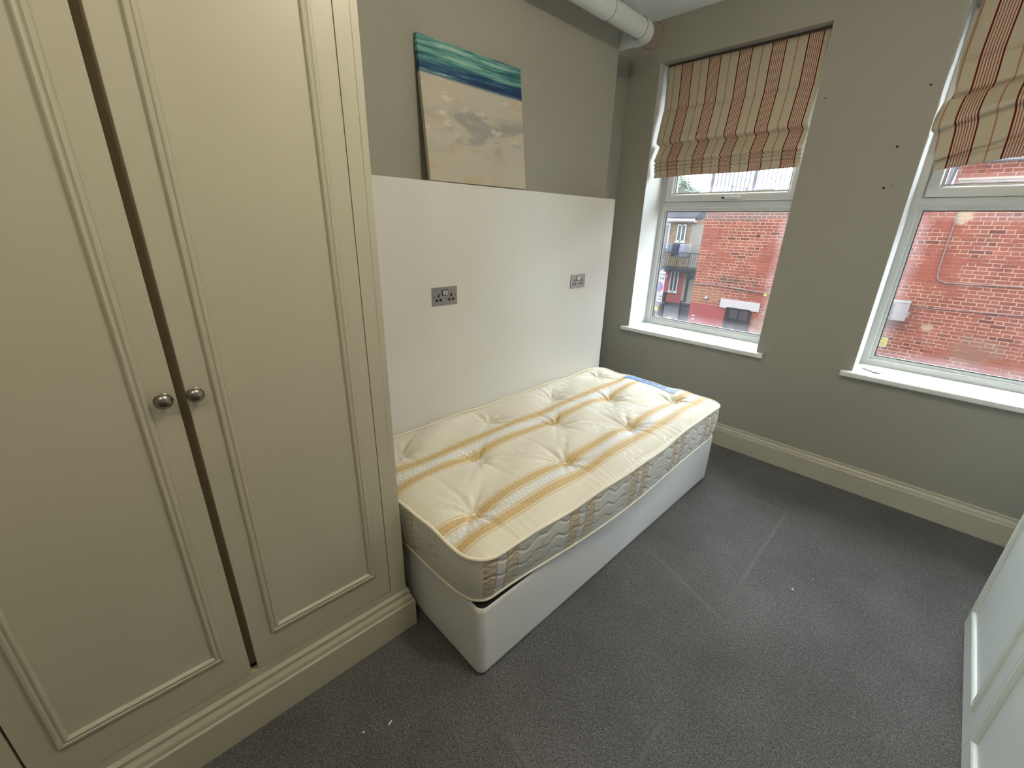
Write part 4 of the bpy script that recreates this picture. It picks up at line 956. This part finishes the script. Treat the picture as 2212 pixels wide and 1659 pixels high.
def leaves(name, mat, par, c, rad, n_, size):
    bm = bmesh.new()
    for _ in range(n_):
        while True:
            p = Vector((random.uniform(-1, 1), random.uniform(-1, 1), random.uniform(-1, 1)))
            if p.length < 1 and random.random() < 0.25+p.length*0.75: break
        k = 0.80+0.35*math.sin(p.x*5+p.z*4)*math.cos(p.y*4)
        q = Vector((c[0]+p.x*rad[0]*k, c[1]+p.y*rad[1]*k, c[2]+p.z*rad[2]*k)); s_ = size*random.uniform(0.6, 1.3)
        a = Vector((random.gauss(0, 1), random.gauss(0, 1), random.gauss(0, 1))).normalized(); b = a.orthogonal().normalized()
        bm.faces.new([bm.verts.new(q+a*s_), bm.verts.new(q+b*s_*0.5), bm.verts.new(q-a*s_), bm.verts.new(q-b*s_*0.5)])
    me = bpy.data.meshes.new(name); bm.to_mesh(me); bm.free(); me.materials.append(mat)
    o = bpy.data.objects.new(name, me); COL.objects.link(o); o.parent = par; return o
M_leaf = plain('tree_leaf', (0.055, 0.095, 0.045, 1), 0.7, nscale=2, namt=0.4); M_leafd = plain('dark_leaf', (0.02, 0.035, 0.03, 1), 0.7, nscale=4, namt=0.5)
TR = thing('tree', (-14.2, 30, GZ+0.0), 'leafy green tree beyond the rooftops in the left window', 'tree')
m = MB(); m.tube([(0, 0, 0), (0.1, 0, 3.5), (-0.1, 0.1, 7.2)], [0.2, 0.14, 0.04], 10); m.tube([(0.1, 0, 3.5), (0.9, 0.1, 5.6)], [0.09, 0.03], 8); m.build('trunk', plain('bark', (0.05, 0.04, 0.03, 1), 0.9), TR)
leaves('crown', M_leaf, TR, (-0.25, 0, 6.75), (0.85, 0.9, 1.35), 2200, 0.09)
leaves('crown', M_leaf, TR, (0.75, 0, 6.3), (0.85, 0.8, 0.85), 1700, 0.09)
leaves('crown', M_leaf, TR, (-1.1, 0, 6.2), (0.9, 0.8, 1.0), 1400, 0.09)
BP = thing('balcony_plant', (-10.85, BY-0.6, -0.62), 'dark leafy pot plant at the left end of the balcony', 'plant')
m = MB(); m.lathe([(0.12, 0.0), (0.17, 0.30), (0.18, 0.31)], Matrix.Rotation(-math.pi/2, 4, 'Y'), 16); m.build('pot', M_exblack, BP)
m = MB(); m.tube([(0, 0, 0.25), (0.02, 0, 0.9)], 0.02, 6); m.build('stem', M_leafd, BP)
leaves('foliage', M_leafd, BP, (0.0, 0, 0.80), (0.36, 0.25, 0.58), 500, 0.07)
WBn = thing('wheelie_bin', (-10.25, 20.9, GZ), 'low dark bin by the foot of the red painted wall', 'bin')
m = MB(); m.loops([[(a*0.20, b*0.22, 0.05) for a, b in ((-1, -1), (1, -1), (1, 1), (-1, 1))], [(a*0.26, b*0.28, 0.62) for a, b in ((-1, -1), (1, -1), (1, 1), (-1, 1))]]); m.build('bin_body', M_exblack, WBn)
m = MB(); m.box(-0.28, 0.28, -0.31, 0.30, 0.62, 0.67, 0.015); m.build('lid', M_exblack, WBn)
for s_ in (-1, 1):
    m = MB(); m.lathe([(0.07, -0.02), (0.07, 0.02)], Matrix.Translation((s_*0.17, 0.24, 0.07)), 14); m.build('wheel', M_exblack, WBn)
